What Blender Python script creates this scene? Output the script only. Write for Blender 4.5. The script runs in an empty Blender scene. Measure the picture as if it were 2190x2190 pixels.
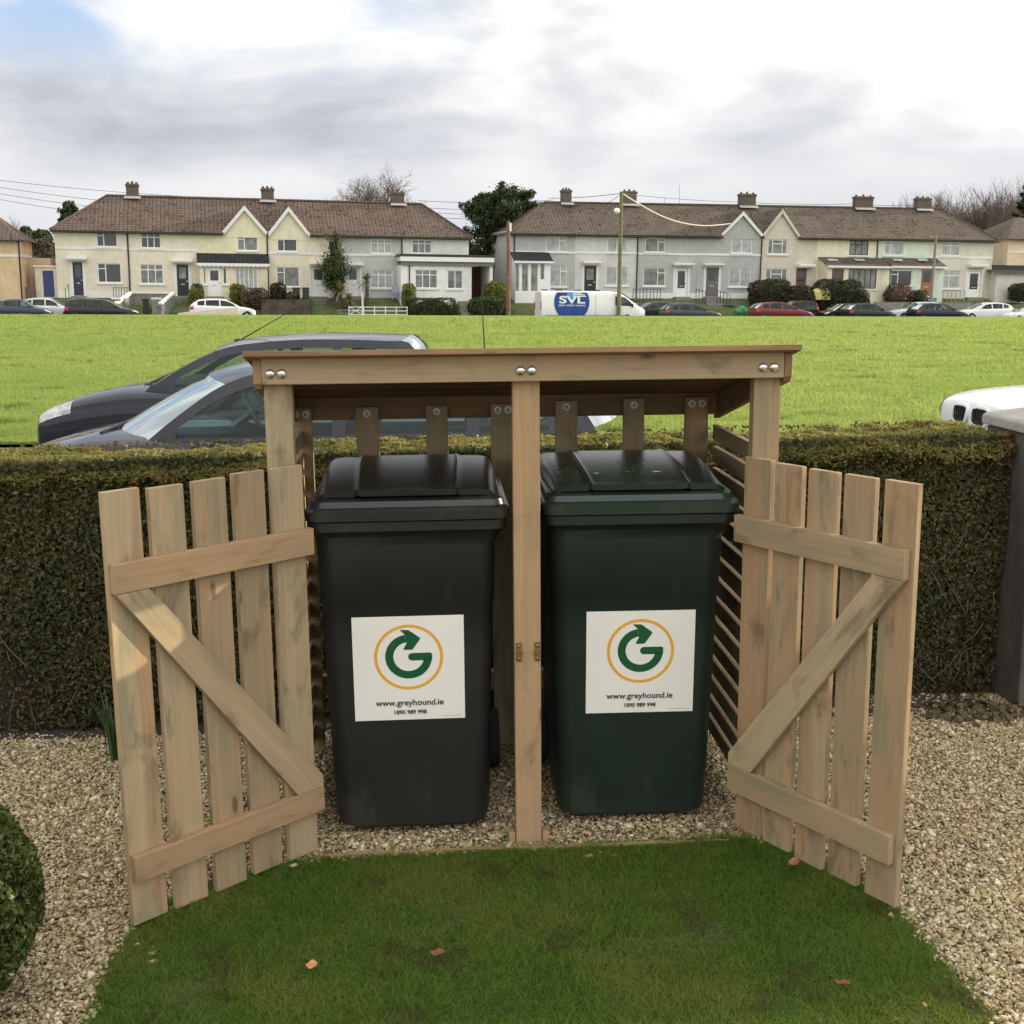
import bpy, bmesh, math, random
import numpy as np
from mathutils import Matrix, Vector, noise as mnoise
R_ = math.radians
random.seed(7); RNG = np.random.default_rng(11)
sc = bpy.context.scene
COL = sc.collection

# ------------------------------------------------------------------ camera, world, sun, exposure
EYE = 1.65; FPX = 2532.3; PITCH = 0.1885; ROLL = -0.009; ROLL_FAR = 0.010; SZ = 2190.0
def basis(r):
    f = np.array([0, math.cos(PITCH), -math.sin(PITCH)]); a = np.array([1., 0, 0]); b = np.cross(a, f)
    return math.cos(r)*a+math.sin(r)*b, -math.sin(r)*a+math.cos(r)*b, f
rt, up, fw = basis(ROLL)
cd = bpy.data.cameras.new('camera'); cam = bpy.data.objects.new('camera', cd); COL.objects.link(cam)
cd.sensor_fit = 'HORIZONTAL'; cd.sensor_width = 36; cd.lens = 36*FPX/SZ; cd.clip_start = .05; cd.clip_end = 3000
cam.matrix_world = Matrix(((rt[0], up[0], -fw[0], 0), (rt[1], up[1], -fw[1], 0), (rt[2], up[2], -fw[2], EYE), (0, 0, 0, 1)))
sc.camera = cam
SUN_AZ, SUN_EL = R_(69), R_(14.7)
SDIR = Vector((math.sin(SUN_AZ)*math.cos(SUN_EL), math.cos(SUN_AZ)*math.cos(SUN_EL), math.sin(SUN_EL)))
sl = bpy.data.lights.new('sun', 'SUN'); sl.energy = 5.0; sl.angle = R_(.5); sl.color = (1, .87, .66)
so = bpy.data.objects.new('sun', sl); COL.objects.link(so); so.rotation_euler = SDIR.to_track_quat('Z', 'Y').to_euler()
sc.view_settings.view_transform = 'Standard'; sc.view_settings.look = 'None'; sc.view_settings.gamma = 1
sc.view_settings.exposure = 0.28
sc.cycles.use_denoising = True
sc.cycles.max_bounces = 7; sc.cycles.diffuse_bounces = 3; sc.cycles.glossy_bounces = 3; sc.cycles.transparent_max_bounces = 12
sc.cycles.caustics_reflective = False; sc.cycles.caustics_refractive = False; sc.cycles.sample_clamp_indirect = 6

class NT:
    """tiny node-tree writer"""
    def __init__(s, tree): s.t = tree; tree.nodes.clear()
    def n(s, typ, ins=None, **props):
        nd = s.t.nodes.new(typ)
        for k, v in props.items(): setattr(nd, k, v)
        for k, v in (ins or {}).items(): s.set(nd, k, v)
        return nd
    def set(s, nd, k, v):
        sock = nd.inputs[k]
        if isinstance(v, bpy.types.NodeSocket): s.t.links.new(v, sock)
        elif isinstance(v, bpy.types.Node): s.t.links.new(v.outputs[0], sock)
        elif isinstance(v, (tuple, list)) and len(v) == 3 and sock.type == 'RGBA': sock.default_value = (*v, 1)
        else: sock.default_value = v
    def m(s, op, a, b=0.0, c=0.0, clamp=False): return s.n('ShaderNodeMath', {0: a, 1: b, 2: c}, operation=op, use_clamp=clamp).outputs[0]
    def v(s, op, a, b=(0, 0, 0)):
        nd = s.n('ShaderNodeVectorMath', {0: a, 1: b}, operation=op); return nd.outputs['Value'] if op in ('DOT_PRODUCT', 'LENGTH') else nd.outputs[0]
    def mix(s, f, a, b, bl='MIX'):
        nd = s.n('ShaderNodeMix', data_type='RGBA', blend_type=bl); s.set(nd, 0, f); s.set(nd, 6, a); s.set(nd, 7, b); return nd.outputs[2]
    def noise(s, vec, scale, detail=4, rough=.55, dist=0.):
        return s.n('ShaderNodeTexNoise', {'Vector': vec, 'Scale': scale, 'Detail': detail, 'Roughness': rough, 'Distortion': dist}).outputs[0]
    def ramp(s, f, *st):
        nd = s.n('ShaderNodeValToRGB', {0: f}); el = nd.color_ramp.elements
        while len(el) < len(st): el.new(.5)
        for e, (p, c) in zip(el, st): e.position = p; e.color = (*c, 1) if isinstance(c, tuple) else (c, c, c, 1)
        return nd.outputs[0]
    def sep(s, v): return s.n('ShaderNodeSeparateXYZ', {0: v}).outputs
    def comb(s, x, y, z): return s.n('ShaderNodeCombineXYZ', {0: x, 1: y, 2: z}).outputs[0]
    def rng(s, v, a, b, c, d, smooth=True):
        return s.n('ShaderNodeMapRange', {0: v, 1: a, 2: b, 3: c, 4: d}, interpolation_type='SMOOTHSTEP' if smooth else 'LINEAR').outputs[0]

W = bpy.data.worlds.new('World'); sc.world = W; W.use_nodes = True
t = NT(W.node_tree)
tc = t.n('ShaderNodeTexCoord').outputs['Generated']
sky = t.n('ShaderNodeTexSky', sky_type='NISHITA', sun_disc=False, sun_elevation=SUN_EL, sun_rotation=SUN_AZ).outputs[0]
x, y, z = t.sep(tc)
den = t.m('ADD', t.m('MAXIMUM', z, 0.0), .16)
px_, py_ = t.m('DIVIDE', x, den), t.m('DIVIDE', y, den)
n1 = t.noise(t.v('ADD', t.v('MULTIPLY', tc, (5.2, 5.2, 12.)), (3.1, .7, 2.2)), 1., 7, .50, .25)       # puffy cloud bodies
n2 = t.noise(t.v('ADD', t.v('MULTIPLY', tc, (2.6, 2.6, 15.)), (8.3, 2.2, 5.)), 1., 6, .48, .35)        # long flat grey undersides
az = t.m('ARCTAN2', x, y)
el = t.m('ARCSINE', z)
front = t.rng(y, .55, .8, 0, 1)
# the cloud is thin and bright up towards the sun on the right, a grey bank lies lower down
glow = t.m('MULTIPLY', t.m('MULTIPLY', t.rng(el, .105, .20, 0, 1), t.rng(el, .42, .30, 0, 1)), t.m('MULTIPLY', t.rng(az, -.16, .16, 0, 1), t.rng(az, 1.2, .7, 0, 1)))
glow = t.m('MULTIPLY', glow, t.rng(n1, .30, .58, .35, 1))
glow2 = t.m('MULTIPLY', t.m('MULTIPLY', t.rng(el, .07, .12, 0, 1), t.rng(az, .16, .32, 0, 1)), t.rng(n2, .38, .62, .1, .9))
band = t.m('MULTIPLY', t.rng(el, .075, .115, 0, 1), t.rng(el, .150, .200, 1, 0))
dark = t.m('MULTIPLY', band, t.rng(n2, .36, .62, .0, 1))
dark = t.m('MULTIPLY', dark, t.m('SUBTRACT', 1.0, t.m('MULTIPLY', t.m('MAXIMUM', glow, glow2), .85)), clamp=True)
puff = t.m('MULTIPLY', t.rng(n1, .34, .66, -.15, .17), t.rng(el, .06, .14, .15, 1))
light = t.m('ADD', .74, t.m('MULTIPLY', puff, 1.0))
light = t.m('ADD', light, t.m('MULTIPLY', t.m('MAXIMUM', glow, t.m('MULTIPLY', glow2, .9)), .48))
light = t.m('SUBTRACT', light, t.m('MULTIPLY', t.rng(el, .0, .09, .13, 0), 1.0))
light = t.m('ADD', light, t.rng(y, .2, -.5, 0, .45))                  # cloud behind the camera faces the sun and is brighter
light = t.m('ADD', light, t.rng(el, .35, .8, 0, .30))
lum = t.m('MULTIPLY', light, t.m('SUBTRACT', 1.0, t.m('MULTIPLY', dark, .24)))
ccol = t.mix(t.rng(lum, .35, .95, 0, 1), (.85, .905, 1.04), (1.0, .99, .965))
cloud = t.mix(1.0, ccol, t.comb(lum, lum, lum), 'MULTIPLY')
cloud = t.mix(1.0, cloud, (10, 10, 10), 'MULTIPLY')
# blue gaps, mostly up on the left
gap = t.m('MULTIPLY', t.m('MULTIPLY', t.m('MULTIPLY', t.rng(el, .145, .205, 0, 1), t.rng(el, .42, .30, 0, 1)), t.m('MULTIPLY', t.rng(az, .02, -.22, 0, 1), t.rng(az, -.8, -.5, 0, 1))), t.rng(n1, .64, .44, 0, .85))
gap_ = t.m('MULTIPLY', t.rng(t.v('DOT_PRODUCT', tc, tuple(Vector((-.37, .9, .29)).normalized())), .93, .992, 0, 1), t.rng(n1, .52, .43, 0, 1))
blue = t.mix(.75, t.mix(1.0, sky, (1.0, 1.0, 1.0), 'MULTIPLY'), (4.4, 6.3, 9.2))
skyc = t.mix(gap, cloud, blue)
bg = t.n('ShaderNodeBackground', {0: skyc, 1: .1})
t.n('ShaderNodeOutputWorld', {0: bg.outputs[0]})

# ------------------------------------------------------------------ helpers: meshes
class MB:
    def __init__(s): s.v = []; s.f = []; s.uv = []
    def add(s, vs, fs, long=None):
        o = len(s.v); s.v += [tuple(p) for p in vs]
        for f in fs:
            s.f.append([o+i for i in f])
            P = [Vector(vs[i]) for i in f]
            n = Vector((0, 0, 0))
            for i in range(len(P)): a, b = P[i], P[(i+1) % len(P)]; n += a.cross(b)
            if n.length < 1e-12: n = Vector((0, 0, 1))
            n.normalize()
            if long is not None:
                u = Vector(long); u = u-n*u.dot(n)
                if u.length < .2: u = n.orthogonal()
            else:
                u = Vector((0, 0, 1)).cross(n)
                if u.length < .1: u = Vector((1, 0, 0))
            u.normalize(); w = n.cross(u)
            s.uv += [(p.dot(u), p.dot(w)) for p in P]
        return s
    def quad(s, *p): return s.add(p, [list(range(len(p)))])
    def box(s, a, b, M=None):
        (x0, y0, z0), (x1, y1, z1) = a, b
        vs = [Vector(p) for p in ((x0, y0, z0), (x1, y0, z0), (x1, y1, z0), (x0, y1, z0), (x0, y0, z1), (x1, y0, z1), (x1, y1, z1), (x0, y1, z1))]
        d = (abs(x1-x0), abs(y1-y0), abs(z1-z0)); k = d.index(max(d)); L = Vector([1. if i == k else 0 for i in range(3)])
        if M is not None: vs = [M @ p for p in vs]; L = M.to_3x3() @ L
        return s.add(vs, [(0, 3, 2, 1), (4, 5, 6, 7), (0, 1, 5, 4), (1, 2, 6, 5), (2, 3, 7, 6), (3, 0, 4, 7)], L)
    def loft(s, rings, cap=True, close=True):
        n = len(rings[0]); vs = [p for r in rings for p in r]; fs = []
        for i in range(len(rings)-1):
            for j in range(n if close else n-1):
                k = (j+1) % n; fs.append((i*n+j, i*n+k, (i+1)*n+k, (i+1)*n+j))
        if cap: fs += [list(range(n))[::-1], [(len(rings)-1)*n+j for j in range(n)]]
        return s.add(vs, fs)
    def tube(s, pts, r, n=8, cap=True):
        pts = [Vector(p) for p in pts]; rr = r if isinstance(r, (list, tuple)) else [r]*len(pts); rings = []
        for i, p in enumerate(pts):
            d = (pts[min(i+1, len(pts)-1)]-pts[max(i-1, 0)]); d.normalize()
            a = d.cross(Vector((0, 0, 1)) if abs(d.z) < .9 else Vector((1, 0, 0))); a.normalize(); b = d.cross(a)
            rings.append([p+(a*math.cos(q)+b*math.sin(q))*rr[i] for q in [2*math.pi*k/n for k in range(n)]])
        return s.loft([r_[::-1] for r_ in rings], cap)
    def lathe(s, prof, axis='Z', c=(0, 0, 0), n=16, cap=True):
        rings = []
        for r, h in prof:
            ring = []
            for k in range(n):
                q = 2*math.pi*k/n; a, b = r*math.cos(q), r*math.sin(q)
                p = {'Z': (a, b, h), 'Y': (a, h, -b), 'X': (h, a, b)}[axis]
                ring.append((p[0]+c[0], p[1]+c[1], p[2]+c[2]))
            rings.append(ring)
        return s.loft(rings, cap)
    def ball(s, c, r, n=10, m=6):
        r = r if isinstance(r, (tuple, list)) else (r, r, r)
        rings = [[(c[0]+r[0]*math.sin(a)*math.cos(2*math.pi*k/n), c[1]+r[1]*math.sin(a)*math.sin(2*math.pi*k/n), c[2]-r[2]*math.cos(a)) for k in range(n)]
                 for a in [math.pi*(i+.02)/(m+.04) for i in range(m+1)]]
        return s.loft(rings)
    def prism(s, poly, M, h):          # poly in local xy, extruded along local z from 0 to h
        n = len(poly); vs = [M @ Vector((p[0], p[1], 0)) for p in poly]+[M @ Vector((p[0], p[1], h)) for p in poly]
        return s.add(vs, [list(range(n))[::-1], list(range(n, 2*n))]+[(i, (i+1) % n, n+(i+1) % n, n+i) for i in range(n)])

def link(name, me, mat=None, parent=None, M=None):
    o = bpy.data.objects.new(name, me); COL.objects.link(o)
    if mat: me.materials.append(mat)
    if parent: o.parent = parent
    if M is not None: o.matrix_local = M
    return o
def obj(name, mb, mat, parent=None, M=None, smooth=None, bevel=0, off=None, seg=2):
    me = bpy.data.meshes.new(name)
    vs = mb.v if off is None else [(p[0]-off[0], p[1]-off[1], p[2]-off[2]) for p in mb.v]
    me.from_pydata(vs, [], mb.f)
    uv = me.uv_layers.new(name='UVMap')
    if len(mb.uv) == len(me.loops): uv.data.foreach_set('uv', np.array(mb.uv, dtype=np.float32).ravel())
    if smooth is not None:
        me.polygons.foreach_set('use_smooth', [True]*len(me.polygons)); me.set_sharp_from_angle(angle=R_(smooth))
    o = link(name, me, mat, parent, M)
    if bevel:
        b = o.modifiers.new('edge', 'BEVEL'); b.width = bevel; b.segments = seg; b.limit_method = 'ANGLE'; b.angle_limit = R_(40)
    return o
def tag(o, label=None, cat=None, group=None, kind=None):
    for k, v in (('label', label), ('category', cat), ('group', group), ('kind', kind)):
        if v: o[k] = v
    return o
def thing(name, label, cat, M=None, group=None):
    o = bpy.data.objects.new(name, None); COL.objects.link(o); o.empty_display_size = .2
    if M is not None: o.matrix_world = M
    return tag(o, label, cat, group)
def np_mesh(name, V, F, mat, parent=None, rnd=None, M=None):
    """V (n,3), F (m,k) fixed-size faces"""
    me = bpy.data.meshes.new(name); k = F.shape[1]
    me.vertices.add(len(V)); me.vertices.foreach_set('co', V.astype(np.float32).ravel())
    me.loops.add(F.size); me.loops.foreach_set('vertex_index', F.astype(np.int32).ravel())
    me.polygons.add(len(F)); me.polygons.foreach_set('loop_start', np.arange(0, F.size, k, dtype=np.int32))
    me.update(calc_edges=True)
    if rnd is not None:
        a = me.attributes.new('rnd', 'FLOAT', 'POINT'); a.data.foreach_set('value', rnd.astype(np.float32))
    return link(name, me, mat, parent, M)
def leaves(name, P, Nn, size, mat, parent=None, aspect=.55, M=None, jitter=.9):
    """a cloud of leaf-sized diamonds at P, facing roughly Nn"""
    n = len(P); Nn = Nn+RNG.normal(0, jitter, (n, 3)); Nn /= np.linalg.norm(Nn, axis=1)[:, None]+1e-9
    a = np.cross(Nn, RNG.normal(0, 1, (n, 3))); a /= np.linalg.norm(a, axis=1)[:, None]+1e-9
    b = np.cross(Nn, a); s = (size*RNG.uniform(.6, 1.35, n))[:, None]
    V = np.stack([P-a*s, P+b*s*aspect+Nn*s*.15, P+a*s, P-b*s*aspect+Nn*s*.15], 1).reshape(-1, 3)
    F = np.arange(4*n).reshape(n, 4)
    return np_mesh(name, V, F, mat, parent, np.repeat(RNG.uniform(0, 1, n), 4), M)
def blades(name, P, h, w, mat, lean=.5, parent=None):
    n = len(P); q = RNG.uniform(0, 2*math.pi, n); a = np.stack([np.cos(q), np.sin(q), 0*q], 1)*(w/2)[:, None]
    ln = RNG.normal(0, lean, (n, 2))*h[:, None]
    tip = P+np.concatenate([ln, (h*RNG.uniform(.7, 1.1, n))[:, None]], 1)
    V = np.stack([P-a, P+a, tip], 1).reshape(-1, 3)
    return np_mesh(name, V, np.arange(3*n).reshape(n, 3), mat, parent, np.repeat(RNG.uniform(0, 1, n), 3))

# ------------------------------------------------------------------ helpers: materials
def newmat(name):
    m = bpy.data.materials.new(name); m.use_nodes = True; return m, NT(m.node_tree)
def finish(t, bsdf, bump=None): t.n('ShaderNodeOutputMaterial', {0: bsdf.outputs[0]})
def P(name, col, rough=.6, amt=.15, scale=8., bump=0., metal=0., spec=.5, bscale=None, dirt=None, coat=0.):
    m, t = newmat(name); c = t.n('ShaderNodeTexCoord').outputs['Object']
    n = t.noise(c, scale, 5, .6); k = t.rng(n, .3, .7, 1-amt, 1+amt, False)
    base = t.mix(1.0, col, t.comb(k, k, k), 'MULTIPLY')
    if dirt:
        d = t.noise(t.v('MULTIPLY', c, (1, 1, .35)), dirt[1], 4, .65); base = t.mix(t.m('MULTIPLY', t.rng(d, .5, .72, 0, 1), dirt[2]), base, dirt[0])
    b = t.n('ShaderNodeBsdfPrincipled', {'Base Color': base, 'Roughness': rough, 'Metallic': metal, 'Specular IOR Level': spec, 'Coat Weight': coat, 'Coat Roughness': .04})
    if bump:
        bm = t.n('ShaderNodeBump', {'Height': t.noise(c, bscale or scale*4, 4, .6), 'Strength': bump, 'Distance': .01}); t.set(b, 'Normal', bm)
    finish(t, b); return m
def leafmat(name, c0, c1, c2, trans=.35, rough=.5, nscale=3., dead=None, spec=.3):
    m, t = newmat(name); a = t.n('ShaderNodeAttribute', attribute_name='rnd').outputs['Fac']
    c = t.n('ShaderNodeTexCoord').outputs['Object']; n = t.noise(c, nscale, 3, .6)
    col = t.mix(a, c0, c1); col = t.mix(t.rng(n, .42, .68, 0, .75), col, c2)
    if dead:
        d = t.noise(c, dead[1], 3, .6); col = t.mix(t.m('MULTIPLY', t.rng(d, .57, .68, 0, 1), dead[2]), col, dead[0])
    b = t.n('ShaderNodeBsdfPrincipled', {'Base Color': col, 'Roughness': rough, 'Specular IOR Level': spec})
    tr = t.n('ShaderNodeBsdfTranslucent', {0: t.mix(1.0, col, (1.4, 1.4, 1.0), 'MULTIPLY')})
    mx = t.n('ShaderNodeMixShader', {0: trans}); t.set(mx, 1, b); t.set(mx, 2, tr); finish(t, mx); return m
def wood(name, ca, cb, cc, rough=.75):
    """planed softwood: long grain along U, per-board tint, green-grey treatment stains, knots"""
    m, t = newmat(name); uv = t.n('ShaderNodeUVMap').outputs[0]
    ri = t.n('ShaderNodeNewGeometry').outputs['Random Per Island']; ro = t.n('ShaderNodeObjectInfo').outputs['Random']
    r = t.m('FRACT', t.m('ADD', ri, ro)); r2 = t.m('FRACT', t.m('MULTIPLY', r, 7.31))
    q = t.v('ADD', uv, t.comb(t.m('MULTIPLY', r, 37.), t.m('MULTIPLY', r2, 19.), 0.))
    warp = t.noise(t.v('MULTIPLY', q, (2.2, 7, 1)), 1., 3, .5)
    qw = t.v('ADD', q, t.comb(0., t.m('MULTIPLY', t.m('SUBTRACT', warp, .5), .05), 0.))
    g = t.noise(t.v('MULTIPLY', qw, (1.6, 85, 1)), 1., 5, .65)
    g2 = t.noise(t.v('MULTIPLY', qw, (.7, 20, 1)), 1., 2, .5)
    st = t.noise(t.v('MULTIPLY', q, (3.0, 9, 1)), 1., 3, .55)
    col = t.mix(r, ca, cb)
    bandn = t.noise(t.v('MULTIPLY', qw, (.35, 8.5, 1)), 1., 1, .4)
    col = t.mix(t.m('MULTIPLY', t.rng(bandn, .50, .535, 0, 1), t.m('ADD', .35, t.m('MULTIPLY', r2, .5))), col, t.mix(r2, cc, (.41, .255, .14)))
    col = t.mix(t.m('MULTIPLY', t.rng(g2, .38, .64, 0, 1), .25), col, t.mix(r2, cb, (.42, .24, .12)))
    col = t.mix(t.m('MULTIPLY', t.rng(st, .48, .68, 0, 1), t.m('ADD', .3, t.m('MULTIPLY', r2, .4))), col, cc)
    st2 = t.noise(t.v('ADD', t.v('MULTIPLY', q, (4.5, 11, 1)), (5., 3., 0)), 1., 4, .6, .6)
    col = t.mix(t.m('MULTIPLY', t.rng(st2, .52, .72, 0, 1), .68), col, (.125, .10, .062))
    k = t.rng(g, .3, .72, .86, 1.09, False); col = t.mix(1.0, col, t.comb(k, k, k), 'MULTIPLY')
    vo = t.n('ShaderNodeTexVoronoi', {'Vector': t.v('MULTIPLY', qw, (3.2, 9, 1)), 'Scale': 1.0, 'Randomness': 1.0})
    kn = t.rng(vo.outputs['Distance'], .05, .12, 1, 0); pick = t.m('GREATER_THAN', t.sep(vo.outputs['Color'])[0], .58)
    col = t.mix(t.m('MULTIPLY', t.m('MULTIPLY', kn, pick), .75), col, (.09, .045, .02))
    b = t.n('ShaderNodeBsdfPrincipled', {'Base Color': col, 'Roughness': rough, 'Specular IOR Level': .25})
    bm = t.n('ShaderNodeBump', {'Height': g, 'Strength': .15, 'Distance': .002}); t.set(b, 'Normal', bm)
    finish(t, b); return m
M_WOOD = wood('treated_wood', (.295, .215, .125), (.44, .335, .205), (.215, .21, .135))
M_WOODP = wood('pink_treated_wood', (.38, .23, .125), (.42, .285, .16), (.27, .215, .135))
M_WOODR = wood('red_brown_shaded_timber', (.205, .120, .066), (.26, .165, .095), (.16, .115, .07))  # red-brown timber, its tone darkened to stand in for shade at the roof
M_BIN1 = P('black_bin_plastic', (.016, .016, .0155), .42, .15, 5, .12, bscale=260, dirt=((.060, .055, .047), 5, .55))
M_BIN2 = P('green_black_bin_plastic', (.010, .020, .016), .42, .15, 5, .12, bscale=260, dirt=((.050, .056, .042), 5, .5))
M_STEEL = P('galvanised_steel', (.62, .64, .64), .22, .06, 30, metal=1.)
M_ZINC = P('dull_zinc', (.62, .62, .60), .5, .06, 40, metal=.3); M_DKSTEEL = P('dark_screw_steel', (.20, .20, .20), .35, .1, 40, metal=.8)
M_BRASS = P('yellow_zinc', (.30, .20, .10), .4, .1, 40, metal=.9)
M_STICK = P('sticker_vinyl', (.80, .79, .74), .4, .03, 4)
M_GREENINK = P('sticker_green', (.004, .085, .03), .45, .05, 9)
M_YELLOWINK = P('sticker_yellow', (.78, .38, .03), .45, .05, 9)
M_DARKINK = P('sticker_dark_green_text', (.02, .035, .012), .5, .05, 9)
M_GREYINK = P('sticker_small_print', (.4, .4, .38), .5, .05, 9)
M_GRASSN = leafmat('lawn_grass', (.070, .145, .018), (.140, .225, .034), (.195, .215, .045), .4, .5, 2.2, dead=((.10, .085, .034), 5.0, .6), spec=.15)
M_GRASSF = leafmat('field_grass', (.19, .255, .070), (.345, .395, .150), (.20, .28, .075), .5, .6, .16, dead=((.075, .125, .030), .8, .85), spec=.15)
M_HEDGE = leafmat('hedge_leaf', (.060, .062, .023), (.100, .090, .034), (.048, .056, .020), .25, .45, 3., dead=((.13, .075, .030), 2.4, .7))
M_HSUNTOP = leafmat('hedge_sunlit_leaf', (.17, .155, .055), (.30, .265, .10), (.13, .14, .045), .5, .45, 4., dead=((.20, .12, .055), 2.4, .7))  # paler golden leaf colour for the hedge top, painting in the sunlight there
M_BOX = leafmat('box_leaf', (.040, .065, .014), (.115, .135, .030), (.06, .08, .018), .25, .4, 4.)
M_CONIF = leafmat('conifer_needles', (.018, .034, .012), (.055, .078, .022), (.030, .046, .014), .1, .6, .4)
M_SHRUB = leafmat('shrub_leaf', (.026, .050, .012), (.060, .085, .022), (.045, .055, .020), .2, .5, .8)
M_DARKSH = leafmat('dark_shrub_leaf', (.022, .026, .010), (.045, .045, .018), (.040, .034, .016), .15, .6, .8)
M_LIME = leafmat('yellow_green_leaf', (.10, .13, .02), (.19, .19, .03), (.13, .14, .03), .3, .5, 1.)
M_REDLEAF = leafmat('red_brown_leaf', (.07, .035, .025), (.11, .05, .03), (.06, .05, .025), .2, .5, 1.)
M_SCRUB = leafmat('brown_scrub', (.085, .062, .036), (.13, .095, .055), (.060, .060, .026), .1, .7, .2)
M_BARK = P('bark', (.085, .065, .048), .9, .3, 6, .4)
M_TWIG = P('bare_twigs', (.12, .085, .065), .9, .25, 2)
M_SOIL = P('soil_under_hedge', (.035, .026, .018), .95, .35, 9, .6)
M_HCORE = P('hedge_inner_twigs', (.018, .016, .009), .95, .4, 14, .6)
M_PILLAR = P('grey_render', (.095, .086, .076), .85, .18, 10, .4, dirt=((.035, .032, .028), 3, .6))
M_CAP = P('concrete_cap', (.36, .34, .31), .85, .15, 12, .4)
M_ASPH = P('asphalt', (.055, .055, .057), .9, .2, 3, .3, bscale=120)
M_KERB = P('concrete_kerb', (.30, .29, .27), .9, .15, 5, .2)
M_PAVE = P('concrete_pavement', (.24, .23, .21), .9, .15, 2, .2)
M_BANK = P('bank_grass', (.075, .095, .028), .95, .4, 1.5, .5)
M_BASE = P('far_ground', (.07, .08, .03), 1., .3, .05)
M_HILL = P('scrub_hill', (.075, .062, .035), 1., .35, .25, .4)
M_WHITE = P('white_upvc', (.78, .78, .76), .4, .04, 3)
M_WPAINT = P('white_painted_render', (.72, .71, .68), .8, .06, 3, .15)
M_BLACKP = P('black_gloss_paint', (.012, .012, .014), .3, .1, 6)
M_GUT = P('brown_black_gutter', (.030, .022, .018), .5, .15, 4)
M_CHIM = P('chimney_render', (.115, .092, .072), .95, .25, 5, .4)
M_POT = P('clay_pot', (.13, .075, .055), .9, .2, 6)
M_LEAD = P('grey_lead_flashing', (.30, .30, .30), .8, .2, 5)
M_IRON = P('iron_railing', (.02, .02, .022), .5, .1, 6)
M_CONC = P('rough_concrete', (.22, .205, .18), .95, .25, 4, .3, dirt=((.10, .095, .08), 2, .6))
M_GLASS_D = P('window_glass_dark', (.035, .04, .042), .08, .35, .9, spec=.7)
M_GLASS_C = P('window_glass_net_curtain', (.34, .36, .36), .12, .35, 2.2, spec=.7)
M_GLASS_M = P('window_glass_half_drawn', (.16, .165, .16), .1, .6, 1.6, spec=.7)
M_TYRE = P('tyre_rubber', (.018, .018, .018), .8, .1, 20)
M_ALLOY = P('alloy_rim', (.45, .45, .46), .3, .1, 20, metal=.8)
M_TRIM = P('black_car_trim', (.016, .016, .017), .5, .1, 20)
M_REDL = P('red_tail_lamp', (.45, .012, .012), .15, .1, 20)
M_HEADL = P('clear_headlamp', (.48, .48, .47), .08, .5, 14, metal=.3)
M_SEAT = P('dark_seat_cloth', (.035, .036, .04), .85, .1, 20)
def glassmat(name, tint, f):
    m, t = newmat(name); tr = t.n('ShaderNodeBsdfTransparent', {0: tint}); g = t.n('ShaderNodeBsdfGlossy', {0: (.62, .68, .68), 'Roughness': .03})
    fr = t.n('ShaderNodeFresnel', {0: 1.5}).outputs[0]; k = t.m('ADD', t.m('MULTIPLY', fr, 1.0), f, clamp=True)
    mx = t.n('ShaderNodeMixShader', {0: k}); t.set(mx, 1, tr); t.set(mx, 2, g); finish(t, mx); return m
M_CGLASS = glassmat('car_glass', (.55, .68, .66), .0)
M_CGLASSF = glassmat('car_glass_tinted', (.42, .50, .48), .0)
_paint = {}
def paint(col, metal=.0):
    k = (col, metal)
    if k not in _paint: _paint[k] = P('car_paint', col, .4, .04, 3, metal=metal, coat=.7, spec=.08)
    return _paint[k]
_wall = {}
def wallmat(col):
    col = tuple(min(.85, c*1.09) for c in col)
    if col not in _wall: _wall[col] = P('pebble_dash_render', col, .95, .10, 2.2, .5, bscale=22, dirt=(tuple(c*.66 for c in col), .55, .55))
    return _wall[col]
def roofmat(name, ca, cb, tw=.30, th=.34):
    m, t = newmat(name); uv = t.n('ShaderNodeUVMap').outputs[0]
    br = t.n('ShaderNodeTexBrick', {'Vector': uv, 'Color1': ca, 'Color2': cb, 'Mortar': tuple(c*.35 for c in ca), 'Scale': 1., 'Mortar Size': .035, 'Mortar Smooth': .4, 'Brick Width': tw, 'Row Height': th}, offset=.0)
    n = t.noise(uv, .55, 4, .6); n2 = t.noise(t.v('MULTIPLY', uv, (3.2, 2.9, 1)), 1., 2, .7)
    col = t.mix(t.m('MULTIPLY', t.rng(n, .4, .7, 0, 1), .55), br.outputs[0], tuple(c*.6 for c in cb))
    col = t.mix(t.m('MULTIPLY', t.rng(n2, .54, .62, 0, 1), t.m('MULTIPLY', t.rng(n, .38, .58, .15, 1), .8)), col, (.018, .014, .012))
    b = t.n('ShaderNodeBsdfPrincipled', {'Base Color': col, 'Roughness': .9, 'Specular IOR Level': .2})
    bm = t.n('ShaderNodeBump', {'Height': br.outputs[1], 'Strength': .5, 'Distance': -.03}); t.set(b, 'Normal', bm); finish(t, b); return m
M_ROOF1 = roofmat('brown_red_roof_tiles', (.165, .118, .092), (.128, .096, .080))
M_ROOF2 = roofmat('brown_grey_roof_tiles', (.150, .118, .092), (.118, .096, .078))
M_SLATE = roofmat('dark_slate', (.05, .05, .055), (.038, .038, .042), .3, .2)
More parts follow.
